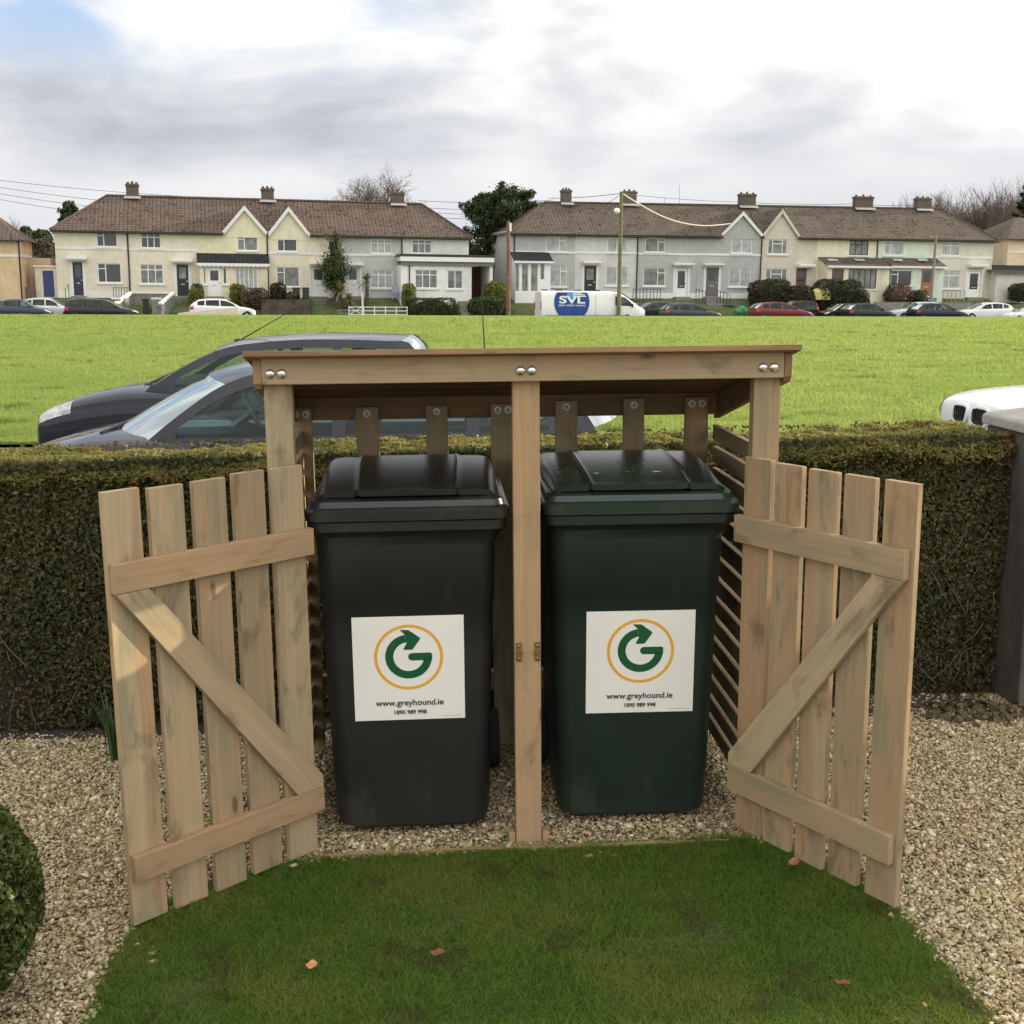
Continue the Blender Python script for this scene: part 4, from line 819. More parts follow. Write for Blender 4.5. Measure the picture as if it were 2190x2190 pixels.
class HB:
    """one house of the terrace, built in street coordinates and parented to an Empty at its front step"""
    def __init__(s, label, s0, s1, ez, rz, zz, roof, wall, cat='house', group='terraced houses across the field'):
        s.s0, s.s1, s.zz = s0, s1, zz; s.sm = (s0+s1)/2; s.z0 = zb(s.sm); s.off = (s.sm, 0, s.z0); s.ez, s.rz = ez, rz; s.roofm = roof; s.wallm = wall
        s.root = thing('terraced_house', label, cat, ST(s.sm, 0, s.z0), group)
    def o(s, n, mb, m, parent=None, **k): return obj(n, mb, m, parent or s.root, off=s.off, **k)
    def P(s, x, y, Y=0.): return sp(s.zz, x, y, Y)
    def rect(s, r, Y=0.): (a, zt), (c, zc) = s.P(r[0], r[1], Y), s.P(r[2], r[3], Y); return a, c, zc, zt
    def facade(s, mb, x0, x1, z0, z1, holes, Y=0., rev=.12):
        xs = sorted({x0, x1} | {min(max(h[k], x0), x1) for h in holes for k in (0, 1)}); zs = sorted({z0, z1} | {min(max(h[k], z0), z1) for h in holes for k in (2, 3)})
        for a, c in zip(xs, xs[1:]):
            for p, q in zip(zs, zs[1:]):
                mx, mz = (a+c)/2, (p+q)/2
                if not any(h[0] < mx < h[1] and h[2] < mz < h[3] for h in holes): mb.quad((a, Y, p), (c, Y, p), (c, Y, q), (a, Y, q))
        for a, c, p, q in holes:
            mb.quad((a, Y, p), (a, Y+rev, p), (a, Y+rev, q), (a, Y, q)); mb.quad((c, Y+rev, p), (c, Y, p), (c, Y, q), (c, Y+rev, q)); mb.quad((a, Y, q), (a, Y+rev, q), (c, Y+rev, q), (c, Y, q)); mb.quad((a, Y+rev, p), (a, Y, p), (c, Y, p), (c, Y+rev, p))
    def window(s, h, typ, Y=0., fm=None, gm=None, sill=True, parent=None):
        a, c, z0, z1 = h; fm = fm or M_WHITE; w, H = c-a, z1-z0; f = .065; y0, y1 = Y+.05, Y+.11; b = MB()
        V_, Hn = {'LR': ([.34], [(0, .34, .72)]), 'RL': ([.66], [(.66, 1, .72)]), '3': ([.34, .66], [(0, 1, .72)]), '2': ([.5], []), 'T': ([.5], [(0, 1, .70)]), '1': ([], []), 'C': ([.25, .75], [(.25, .75, .72)]), '5': ([.2, .4, .6, .8], [])}[typ]
        for p in ((a, z0, c, z0+f), (a, z1-f, c, z1), (a, z0+f, a+f, z1-f), (c-f, z0+f, c, z1-f)): b.box((p[0], y0, p[1]), (p[2], y1, p[3]))
        for v in V_: b.box((a+w*v-f/2, y0+.003, z0+f), (a+w*v+f/2, y1-.003, z1-f))
        for p, q, hh in Hn: b.box((a+w*p+(f if p == 0 else f/2), y0+.006, z0+H*hh-f/2), (a+w*q-(f if q == 1 else f/2), y1-.006, z0+H*hh+f/2))
        wi = s.o('window', b, fm, parent)
        b = MB(); b.box((a+.02, Y+.078, z0+.02), (c-.02, Y+.088, z1-.02)); s.o('pane', b, gm or random.choice([M_GLASS_D, M_GLASS_D, M_GLASS_C, M_GLASS_M]), wi)
        if sill: b = MB(); b.box((a-.12, Y-.09, z0-.13), (c+.12, Y+.045, z0-.003)); s.o('sill', b, M_WPAINT, wi)
        return wi
    def door(s, h, m, Y=0., glazed=False, surround=True, hood=None, white=None, sm=None):
        a, c, z0, z1 = h; b = MB(); b.box((a, Y+.06, z0), (c, Y+.11, z1)); d = s.o('door', b, m); w = c-a
        b = MB(); b.box((a+w*.2, Y+.052, z0+(z1-z0)*(.30 if glazed else .55)), (c-w*.2, Y+.0585, z1-.22)); s.o('door_glass', b, M_GLASS_D if m is not M_BLACKP else M_GLASS_M, d)
        b = MB(); b.box((a+w*.80, Y+.02, z0+(z1-z0)*.45), (a+w*.92, Y+.052, z0+(z1-z0)*.49)); b.box((a+w*.33, Y+.048, z0+(z1-z0)*.36), (c-w*.33, Y+.0585, z0+(z1-z0)*.39)); s.o('door_furniture', b, M_ALLOY, d)
        if surround: b = MB(); b.box((a-.22, Y-.03, z0-.05), (a-.002, Y+.055, z1+.02)); b.box((c+.002, Y-.03, z0-.05), (c+.22, Y+.055, z1+.02)); b.box((a-.22, Y-.03, z1+.021), (c+.22, Y+.055, z1+.14)); s.o('door_surround', b, sm or M_WPAINT)
        if hood: b = MB(); b.box((hood[0], Y-.62, hood[2]), (hood[1], Y-.002, hood[3])); b.box((hood[0]+.06, Y-.5, hood[2]-.10), (hood[1]-.06, Y-.002, hood[2]-.003)); s.o('door_hood', b, M_WPAINT, bevel=.02)
        b = MB(); b.box((a-.15, Y-.5, z0-.35), (c+.15, Y-.033, z0-.02)); s.o('doorstep', b, M_CONC)
    def roof(s, gable=None, hipL=None, hipR=None, depth=7.0):
        """front and back slopes; the front eave is cut back where a gable rises; hips where the terrace ends"""
        ez, rz = s.ez, s.rz; yr = depth/2; b = MB(); ov = .38
        zf = lambda s_, y: ez(s_)+(rz(s_)-ez(s_))*(y)/yr
        segs = [(s.s0-(.25 if hipL else 0), s.s1+(.25 if hipR else 0), -ov)]
        if gable: g0, g1 = gable; x0, x1 = segs[0][:2]; segs = [t_ for t_ in ((x0, g0, -ov), (g0, g1, .14), (g1, x1, -ov)) if t_[1]-t_[0] > .05]
        for a, c, y0 in segs:
            ra = max(a, hipL) if hipL else a; rc = min(c, hipR) if hipR else c
            if ra >= rc: ra = rc = (ra if hipL else rc)
            b.quad((a, y0, zf(a, y0)), (c, y0, zf(c, y0)), (rc, yr, rz(rc)), (ra, yr, rz(ra)))
        x0, x1 = s.s0-(.25 if hipL else 0), s.s1+(.25 if hipR else 0); ra = hipL or x0; rc = hipR or x1
        b.quad((x1, depth+ov, zf(x1, -ov)), (x0, depth+ov, zf(x0, -ov)), (ra, yr, rz(ra)), (rc, yr, rz(rc)))
        if hipL: b.quad((x0, depth+ov, zf(x0, -ov)), (x0, -ov, zf(x0, -ov)), (ra, yr, rz(ra)))
        if hipR: b.quad((x1, -ov, zf(x1, -ov)), (x1, depth+ov, zf(x1, -ov)), (rc, yr, rz(rc)))
        r = s.o('roof', b, s.roofm)
        b = MB(); b.tube([(ra, yr, rz(ra)+.03), (rc, yr, rz(rc)+.03)], .10, 8)
        if hipL: b.tube([(ra, yr, rz(ra)+.02), (x0, -ov, zf(x0, -ov)+.03)], .09, 6); b.tube([(ra, yr, rz(ra)+.02), (x0, depth+ov, zf(x0, -ov)+.03)], .09, 6)
        if hipR: b.tube([(rc, yr, rz(rc)+.02), (x1, -ov, zf(x1, -ov)+.03)], .09, 6); b.tube([(rc, yr, rz(rc)+.02), (x1, depth+ov, zf(x1, -ov)+.03)], .09, 6)
        s.o('ridge_tiles', b, M_GUT if False else s.roofm, r, smooth=40)
        b = MB()
        for a, c, y0 in segs:
            if y0 < 0: b.box((a, y0-.09, zf(a, y0)-.13), (c, y0+.02, zf(a, y0)-.035)); b.box((a, y0+.05, zf(a, y0)-.16), (c, .0, zf(a, y0)-.12))
        s.o('gutter', b, M_GUT); s.segs = segs; return r
    def gable(s, base_l, base_r, peak, white=True, eyelet=False, wall=None):
        (a, za), (c, zc), (p, zp) = s.P(*base_l), s.P(*base_r), s.P(*peak); zl = (za+zc)/2; ez, rz = s.ez, s.rz
        a, c = max(a, s.s0-.1), min(c, s.s1+.1); p = (a+c)/2 if abs(p-(a+c)/2) < .35 else p
        b = MB(); zlow = zl-.05; w0, w1 = a+.22, c-.22
        zg = lambda x: zl+(zp-zl)*(1-abs(x-p)/((c-a)/2))-.12
        b.quad((w0, -.02, zlow-.4), (w1, -.02, zlow-.4), (w1, -.02, zg(w1)), (p, -.02, zg(p)), (w0, -.02, zg(w0))); b.quad((w0, .12, zlow-.4), (w0, -.02, zlow-.4), (w0, -.02, zg(w0)), (w0, .12, zg(w0))); b.quad((w1, -.02, zlow-.4), (w1, .12, zlow-.4), (w1, .12, zg(w1)), (w1, -.02, zg(w1)))
        s.o('gable_wall', b, wall or s.wallm)
        yb = 3.5*(zp-ez(p))/(rz(p)-ez(p))+.3; b = MB(); yl = 3.5*(zl-ez(p))/(rz(p)-ez(p))+.3
        b.quad((a, -.22, zl), (p, -.22, zp), (p, yb, zp+.03), (a, max(yl, .3), zl+.0)); b.quad((p, -.22, zp), (c, -.22, zl), (c, max(yl, .3), zl), (p, yb, zp+.03)); gr = s.o('gable_roof', b, s.roofm)
        b = MB()
        for q in (a, c):
            d = Vector((p-q, 0, zp-zl)); L = d.length; d.normalize(); up_ = Vector((-d.z, 0, d.x)) if d.x > 0 else Vector((d.z, 0, -d.x))
            P4 = [Vector((q, 0, zl))-d*.10, Vector((p, 0, zp))]
            vs = [P4[0]-up_*.24, P4[1]-up_*.24/max(.3, abs(d.x)) if False else P4[1]-Vector((0, 0, .24/max(.3, abs(d.x)))), P4[1], P4[0]]
            vs = [Vector((v.x, -.25, v.z)) for v in vs]+[Vector((v.x, -.19, v.z)) for v in vs]
            b.add(vs, [(0, 1, 2, 3), (7, 6, 5, 4), (0, 4, 5, 1), (1, 5, 6, 2), (2, 6, 7, 3), (3, 7, 4, 0)])
        s.o('bargeboard', b, M_WPAINT if white else s.wallm, gr); return a, c
    def chimney(s, r, npots=3):
        a, c, z0, z1 = s.rect(r, 3.5); b = MB(); b.box((a+.06, 3.15, s.rz((a+c)/2)-.6), (c-.06, 3.85, z1-.17)); b.box((a, 3.09, z1-.167), (c, 3.91, z1-.03)); b.box((a+.05, 3.14, z1-.028), (c-.05, 3.86, z1+.03)); ch = s.o('chimney', b, M_CHIM, bevel=.015)
        b = MB(); zl = s.rz((a+c)/2); b.loft([[(a-.10, 3.08-1.0*q, zl-.02+.0-(.0+1.0*q)*(s.rz(a)-s.ez(a))/3.5+.03), (c+.10, 3.08-1.0*q, zl-.02-(1.0*q)*(s.rz(a)-s.ez(a))/3.5+.03)] for q in (0, .28)], cap=False, close=False); s.o('flashing', b, M_LEAD, ch)
        for k in range(npots): b = MB(); b.lathe([(.10, z1-.02), (.11, z1+.05), (.085, z1+.14), (.10, z1+.17+.05*(k % 2)), (.07, z1+.17+.05*(k % 2))], 'Z', (a+.2+(c-a-.4)*(k/max(1, npots-1)), 3.5, 0), 10); s.o('chimney_pot', b, M_POT, ch, smooth=40)
    def pipe(s, x, ztop=None, Y=-.07, m=None):
        zt = (ztop if ztop is not None else s.ez(x)-.1); b = MB(); b.tube([(x, Y-.1, zt), (x, Y, zt-.25), (x, Y, s.z0-.1)], .055, 8); b.box((x-.12, Y-.1, zt-.2), (x+.12, Y+.05, zt)); s.o('downpipe', b, m or M_GUT, smooth=40)
    def shell(s, holes, band=None, plinth=True, depth=7.0, bandc=None):
        zt = max(s.ez(s.s0), s.ez(s.s1))-.02; b = MB(); s.facade(b, s.s0, s.s1, s.z0-.9, zt, holes)
        for x, d in ((s.s0+.002, 1), (s.s1-.002, -1)):
            q = [(x, 0, s.z0-.9), (x, depth, s.z0-.9), (x, depth, zt), (x, 0, zt)]; b.quad(*(q[::-1] if d > 0 else q))
        b.quad((s.s1, depth, s.z0-.9), (s.s0, depth, s.z0-.9), (s.s0, depth, zt), (s.s1, depth, zt)); s.o('wall', b, s.wallm)
        if band is not None:
            z = s.P((s.P0x0+s.P0x1)/2, band)[1]; b = MB(); b.box((s.s0+.001, -.045, z-.09), (s.s1-.001, -.002, z+.09)); s.o('string_course', b, bandc or M_WPAINT)
        if plinth: b = MB(); zz_ = s.z0+.42; hs = sorted([h for h in holes if h[2] < zz_]); x = s.s0+.002
        if plinth:
            for h in hs: b.box((x, -.04, s.z0-.6), (max(x+.01, h[0]-.23), -.002, zz_)); x = h[1]+.23
            b.box((x, -.04, s.z0-.6), (s.s1-.002, -.002, zz_)); s.o('plinth', b, plinth if plinth is not True else M_WPAINT)

def lin(p, q): return lambda s: p[1]+(q[1]-p[1])*(s-p[0])/(q[0]-p[0])
EZ_L = lin(sp(Z1, 430, 462, -.38), sp(Z2, 1740, 520, -.38)); RZ_L = lin(sp(Z1, 830, 207, 3.5), sp(Z2, 1400, 270, 3.5))
EZ_R = lin(sp(Z3, 330, 447, -.38), sp(Z4, 1700, 533, -.38)); RZ_R = lin(sp(Z3, 540, 236, 3.5), sp(Z4, 1390, 330, 3.5))
EZ_L0, EZ_R0 = EZ_L, EZ_R
EZ_L = lambda s: (EZ_L0(s)*3.5+RZ_L(s)*.38)/3.88
EZ_R = lambda s: (EZ_R0(s)*3.5+RZ_R(s)*.38)/3.88
CREAM = wallmat((.62, .565, .455)); CREAM2 = wallmat((.64, .58, .465)); YELL = wallmat((.67, .605, .43)); YELL2 = wallmat((.65, .59, .45)); LGREY = wallmat((.43, .425, .42)); WGREY = wallmat((.62, .62, .60)); MGREY = wallmat((.385, .38, .375)); PGREY = wallmat((.52, .51, .495)); DGREY = wallmat((.375, .37, .37)); BEIGE = wallmat((.53, .475, .40)); PYELL = wallmat((.66, .61, .47)); MINT = wallmat((.55, .63, .53)); STONE = wallmat((.55, .52, .45)); TAN = wallmat((.60, .45, .28))
M_NAVY = P('navy_door_paint', (.018, .022, .06), .35, .1, 5); M_BLUED = P('blue_gate_paint', (.03, .05, .16), .5, .15, 5); M_BRD = P('brown_door_paint', (.16, .05, .03), .5, .15, 5); M_WOODD = P('varnished_wood_door', (.30, .12, .055), .45, .2, 8); M_GREYD = P('grey_door_paint', (.12, .12, .125), .5, .1, 5); M_DKBR = P('dark_brown_frame', (.05, .03, .022), .5, .1, 6); M_TERR = P('pink_brown_sill', (.36, .25, .20), .8, .1, 6); M_MAROON = P('maroon_garage_door', (.07, .018, .014), .6, .15, 4)
def house(label, zz, x0, x1, wall, roof, EZ, RZ_, wins, door, band=None, gab=None, hipL=None, hipR=None, chim=None, pipe=None, plinth=True, ybase=600, hood=None, doorm=None, glazed=False, surround=True, bandc=None, gwhite=True, sm=None, gwall=None):
    yb_ = 600
    s0, s1 = sp(zz, x0, yb_)[0], sp(zz, x1, yb_)[0]; h = HB(label, s0, s1, EZ, RZ_, zz, roof, wall); h.P0x0, h.P0x1 = x0, x1
    holes = [h.rect(w[:4]) for w in wins]; dr = None
    if door: dr = h.rect(door); dr = (dr[0], dr[1], h.z0+.12, dr[3]); holes.append(dr)
    h.shell(holes, band, plinth, bandc=bandc)
    for w, hh in zip(wins, holes): h.window(hh, w[4], fm=w[5] if len(w) > 5 else None, gm=w[6] if len(w) > 6 else None, sill=True)
    if door: h.door(dr, doorm, hood=h.rect(hood) if hood else None, glazed=glazed, surround=surround, sm=sm)
    gr = None
    if gab: gr = h.gable(*gab[:3], white=gwhite, wall=gwall)
    h.roof(gable=(gr[0]+.05, gr[1]-.05) if gr else None, hipL=sp(zz, *hipL, 3.5)[0] if hipL else None, hipR=sp(zz, *hipR, 3.5)[0] if hipR else None)
    if chim: h.chimney(chim)
    if pipe is not None: h.pipe(sp(zz, pipe, 600)[0])
    return h
D_, C_, H_ = M_GLASS_D, M_GLASS_C, M_GLASS_M
h1 = house('cream end house with navy front door and wide hipped roof, left terrace', Z1, 413, 970, CREAM, M_ROOF1, EZ_L, RZ_L, [(722, 472, 883, 590, 'LR', None, D_), (730, 712, 915, 860, 'LR', None, D_)], (543, 705, 630, 940), 600, hipL=(800, 203), chim=(940, 118, 1052, 250), pipe=962, hood=(502, 665, 657, 686), doorm=M_NAVY)
h2 = house('cream house with black front door and three-light windows, left terrace', Z1, 970, 1490, CREAM2, M_ROOF1, EZ_L, RZ_L, [(1055, 485, 1210, 600, '3', None, D_), (1050, 720, 1230, 868, '3', None, H_)], (1325, 722, 1422, 970), 612, hood=(1290, 684, 1447, 704), doorm=M_BLACKP)
h3 = house('yellow gabled house with dark lean-to porch over white door and bay', Z2, -266, 255, YELL, M_ROOF1, EZ_L, RZ_L, [(25, 498, 182, 620, 'LR', None, H_), (8, 745, 182, 905, '5', None, C_)], (-200, 745, -90, 955), None, gab=((-85, 480), (250, 470), (93, 280)), pipe=252, chim=(200, 152, 308, 295), doorm=M_WHITE, plinth=False, surround=True)
h4 = house('pale yellow gabled house with white double door, beside the yellow one', Z2, 255, 722, YELL2, M_ROOF1, EZ_L, RZ_L, [(325, 505, 477, 625, 'LR', None, D_), (320, 740, 495, 890, 'LR', None, H_)], (580, 735, 690, 965), 640, gab=((252, 470), (575, 515), (402, 287)), hood=(568, 708, 720, 724), doorm=M_WHITE, plinth=False)
h5 = house('grey house behind the ivy-clad tree, white door and net curtains', Z2, 722, 1255, LGREY, M_ROOF1, EZ_L, RZ_L, [(1030, 532, 1185, 640, '3', None, C_), (1030, 762, 1195, 900, '3', None, C_)], (850, 735, 945, 985), 650, hood=(845, 708, 968, 730), doorm=M_WHITE, plinth=False, chim=(1180, 182, 1282, 320))
h6 = house('white end house with flat-roofed front extension and garage recess', Z2, 1255, 1765, WGREY, M_ROOF1, EZ_L, RZ_L, [(1340, 535, 1485, 640, '3', None, H_)], None, None, hipR=(1412, 270), pipe=1262, plinth=False)
g1 = house('grey end house with white glazed porch at the start of the right terrace', Z3, 298, 740, MGREY, M_ROOF2, EZ_R, RZ_R, [(540, 467, 682, 575, 'RL', None, C_), (550, 668, 685, 815, 'RL', None, C_)], None, 578, hipL=(530, 236), chim=(642, 150, 712, 268), pipe=320)
g2 = house('off-white house with black front door, partly behind the tall pole', Z3, 740, 1165, PGREY, M_ROOF2, EZ_R, RZ_R, [(965, 478, 1095, 580, '2', None, C_), (955, 678, 1105, 808, '2', None, C_)], (805, 672, 883, 850), 582, hood=(785, 638, 908, 656), doorm=M_BLACKP, chim=(1065, 160, 1158, 278))
g3 = house('mid grey house with white half-glazed front door', Z3, 1165, 1585, MGREY, M_ROOF2, EZ_R, RZ_R, [(1225, 478, 1358, 578, 'RL', None, H_), (1212, 683, 1360, 810, 'RL', None, H_)], (1435, 688, 1510, 890), 590, hood=(1410, 653, 1545, 668), doorm=M_WHITE, pipe=1168, glazed=True)
g4 = house('grey gabled house with grey door and white blinds', Z4, -208, 205, DGREY, M_ROOF2, EZ_R, RZ_R, [(15, 525, 148, 620, '2', None, C_), (0, 715, 140, 838, '2', None, C_)], (-151, 714, -77, 900), 628, gab=((-55, 500), (212, 478), (84, 345)), chim=(62, 230, 164, 340), hood=(-175, 685, -49, 698), doorm=M_GREYD)
g5 = house('beige gabled house with brown front door, no string course', Z4, 205, 575, BEIGE, M_ROOF2, EZ_R, RZ_R, [(255, 528, 378, 625, 'C', None, H_), (240, 718, 375, 850, 'C', None, H_)], (440, 718, 500, 880), None, gab=((215, 480), (452, 505), (334, 328)), hood=(440, 690, 545, 708), doorm=M_BRD, plinth=False, surround=False, gwhite=False, pipe=208)
g6 = house('pale yellow house with dark brown windows and tiled front lean-to', Z4, 575, 965, PYELL, M_ROOF2, EZ_R, RZ_R, [(790, 535, 908, 632, '3', M_DKBR, H_)], None, None, plinth=False, chim=(818, 247, 930, 360))
g7 = house('mint green house sharing the tiled front lean-to', Z4, 965, 1308, MINT, M_ROOF2, EZ_R, RZ_R, [(1022, 538, 1140, 632, 'LR', None, C_)], None, None, pipe=968, plinth=False)
g8 = house('stone-coloured end house with white glazed door, right end of the right terrace', Z4, 1308, 1730, STONE, M_ROOF2, EZ_R, RZ_R, [(1398, 540, 1510, 635, 'T', None, C_), (1375, 728, 1508, 850, 'T', None, C_)], (1567, 735, 1640, 905), 645, hipR=(1392, 330), hood=(1560, 690, 1672, 708), doorm=M_WHITE, glazed=True, plinth=False, chim=(1220, 257, 1308, 365))

# porches and extensions belong to their houses
def lean_to(h, zz, x0, x1, ytop, yfr, ybot, depth, roofm, front_holes, wallm, fascia=None, scallop=False, ends=True, base=None):
    """single-storey front extension: front wall at y=-depth, sloping roof up to the facade"""
    s0, s1 = sp(zz, x0, ytop)[0], sp(zz, x1, ytop)[0]; zt = sp(zz, (x0+x1)/2, ytop)[1]; zf = sp(zz, (x0+x1)/2, yfr, -depth-.15)[1]; Y = -depth
    hs = [(sp(zz, r[0], r[1], Y)[0], sp(zz, r[2], r[3], Y)[0], sp(zz, r[0], r[3], Y)[1], sp(zz, r[0], r[1], Y)[1]) for r in front_holes]
    b = MB(); h.facade(b, s0+.05, s1-.05, h.z0-.9, zf-.02, hs, Y=Y)
    for x, d in ((s0+.05, 1), (s1-.05, -1)): q = [(x, Y, h.z0-.9), (x, -.003, h.z0-.9), (x, -.003, zt-.05), (x, Y, zf-.02)]; b.quad(*(q[::-1] if d > 0 else q))
    ex = h.o('porch_wall', b, wallm)
    b = MB(); b.quad((s0-.12, Y-.28, zf-.03), (s1+.12, Y-.28, zf-.03), (s1+.12, -.002, zt), (s0-.12, -.002, zt)); b.quad((s1+.12, Y-.28, zf-.10), (s0-.12, Y-.28, zf-.10), (s0-.12, -.002, zt-.07), (s1+.12, -.002, zt-.07)); pr_ = h.o('porch_roof', b, roofm)
    b = MB(); b.box((s0-.13, Y-.31, zf-.17), (s1+.13, Y-.285, zf-.02))
    if scallop:
        n_ = int((s1-s0)/.32)
        for k in range(n_): c = s0+(k+.5)*(s1-s0)/n_; b.add([(c+.16*math.cos(math.pi+math.pi*i/6), Y-.30, zf-.17+.11*math.sin(math.pi+math.pi*i/6)) for i in range(7)], [tuple(range(7))])
    h.o('porch_fascia', b, fascia or M_WHITE, pr_); return hs, Y, zf, s0, s1
hs, Y, *_ = lean_to(h3, Z2, -268, 250, 640, 712, 960, 1.0, M_SLATE, [(-200, 745, -90, 955), (-232, 745, -206, 870), (-84, 745, -50, 870), (10, 752, 182, 905)], YELL, scallop=True)
h3.door((hs[0][0], hs[0][1], h3.z0+.1, hs[0][3]), M_WHITE, Y=Y, surround=False)
for k, ty in ((1, '1'), (2, '1'), (3, '5')): h3.window(hs[k], ty, Y=Y, gm=C_ if k == 3 else D_)
hs, Y, zf, s0, s1 = lean_to(g1, Z3, 300, 548, 574, 637, 870, 1.3, M_SLATE, [(328, 655, 358, 850), (372, 655, 420, 850), (434, 655, 486, 850), (500, 655, 532, 770)], M_WHITE)
for k in range(4): g1.window(hs[k], '1', Y=Y, gm=H_, sill=False)
hs, Y, *_ = lean_to(g6, Z4, 590, 1000, 646, 700, 880, 1.5, M_ROOF2, [(675, 720, 742, 885), (783, 722, 960, 850)], PYELL)
g6.door((hs[0][0], hs[0][1], g6.z0+.1, hs[0][3]), M_BRD, Y=Y, surround=False); g6.window(hs[1], '5', Y=Y, fm=M_DKBR, gm=H_)
hs, Y, *_ = lean_to(g7, Z4, 1004, 1352, 650, 702, 890, 1.5, M_ROOF2, [(1062, 728, 1195, 830), (1262, 725, 1330, 895)], MINT)
g7.window(hs[0], 'LR', Y=Y, gm=D_); g7.door((hs[1][0], hs[1][1], g7.z0+.1, hs[1][3]), M_WOODD, Y=Y, surround=False)
for hh_, xs_ in ((g6, (650, 825)), (g7, (1075, 1240))):
    for x_ in xs_:
        b = MB(); a, c = sp(Z4, x_, 660, -.8)[0], sp(Z4, x_+62, 660, -.8)[0]; z_ = sp(Z4, x_, 658, -.55)[1]; z2_ = sp(Z4, x_, 672, -.95)[1]; b.add([(a, -.95, z2_+.05), (c, -.95, z2_+.05), (c, -.55, z_+.05), (a, -.55, z_+.05)], [(0, 1, 2, 3)]); hh_.o('skylight', b, C_)
# flat-roofed extension and garage of the white end house
EY = -2.0; ex0, ex1 = sp(Z2, 1252, 700, EY)[0], sp(Z2, 1955, 700, EY)[0]; zt_, zf0, zf1, zs_ = (sp(Z2, 1600, y_, EY)[1] for y_ in (648, 667, 702, 732)); wend = sp(Z2, 1787, 800, EY)[0]; gend = sp(Z2, 1922, 800, EY)[0]
b = MB(); b.box((ex0-.1, EY-.35, zf0+.003), (ex1, .0, zt_)); h6.o('flat_roof', b, M_GUT)
b = MB(); b.box((ex0-.05, EY-.33, zf1), (ex1-.05, EY-.20, zf0)); b.box((ex0, EY-.19, zf1+.02), (ex1-.06, 5., zf0-.002)); h6.o('roof_fascia', b, M_WHITE)
b = MB(); b.box((ex0+.02, EY-.16, zs_), (ex1-.1, EY+.02, zf1-.002)); h6.o('soffit_band', b, P('grey_soffit', (.20, .20, .20), .8))
wr = [(1362, 760, 1530, 900), (1605, 765, 1720, 905)]; hs = [(sp(Z2, r[0], r[1], EY)[0], sp(Z2, r[2], r[1], EY)[0], sp(Z2, r[0], r[3], EY)[1], sp(Z2, r[0], r[1], EY)[1]) for r in wr]
b = MB(); h6.facade(b, ex0+.03, wend, h6.z0-.9, zs_-.002, hs, Y=EY); b.quad((wend, EY, h6.z0-.9), (wend, 1.5, h6.z0-.9), (wend, 1.5, zs_), (wend, EY, zs_)); b.quad((ex0+.03, 0, h6.z0-.9), (ex0+.03, EY, h6.z0-.9), (ex0+.03, EY, zs_), (ex0+.03, 0, zs_)); h6.o('extension_wall', b, wallmat((.72, .71, .67)))
h6.window(hs[0], '3', Y=EY, gm=H_); h6.window(hs[1], '2', Y=EY, gm=H_)
b = MB(); b.box((wend+.01, 1.2, h6.z0-.9), (gend, 1.3, zs_)); h6.o('garage_door', b, M_MAROON); b = MB(); b.box((gend, EY, h6.z0-.9), (ex1-.1, 1.3, zs_-.003)); h6.o('garage_pier', b, wallmat((.72, .71, .67)))
b = MB(); b.tube([(sp(Z2, 1318, 720, EY)[0], EY-.06, zs_), (sp(Z2, 1318, 720, EY)[0], EY-.06, h6.z0-.3)], .05, 8); h6.o('downpipe', b, M_GUT)
# flat annexe with blue gate at the far left of the terrace
ax0, ax1 = sp(Z1, 262, 800, .4)[0], sp(Z1, 437, 800, .4)[0]; zt_ = sp(Z1, 350, 742, .4)[1]; dr_ = [(sp(Z1, 318, 768, .4)[0], sp(Z1, 400, 768, .4)[0], h1.z0, sp(Z1, 318, 768, .4)[1])]
b = MB(); h1.facade(b, ax0, ax1, h1.z0-.9, zt_, dr_, Y=.4); b.quad((ax0, 4, h1.z0-.9), (ax0, .4, h1.z0-.9), (ax0, .4, zt_), (ax0, 4, zt_)); b.quad((ax0, .4, zt_), (ax1, .4, zt_), (ax1, 4, zt_), (ax0, 4, zt_)); h1.o('annexe_wall', b, CREAM)
b = MB(); b.box((ax0-.08, .30, zt_+.003), (ax1-.005, .55, zt_+.12)); h1.o('annexe_coping', b, M_WPAINT); b = MB(); b.box((dr_[0][0], .46, dr_[0][2]), (dr_[0][1], .5, dr_[0][3])); h1.o('side_door', b, M_BLUED)
b = MB(); a, c = sp(Z1, 288, 700, 5.)[0], sp(Z1, 425, 700, 5.)[0]; b.box((a, 5., h1.z0-.5), (c, 8, sp(Z1, 350, 682, 5.)[1])); h1.o('rear_annexe', b, TAN)

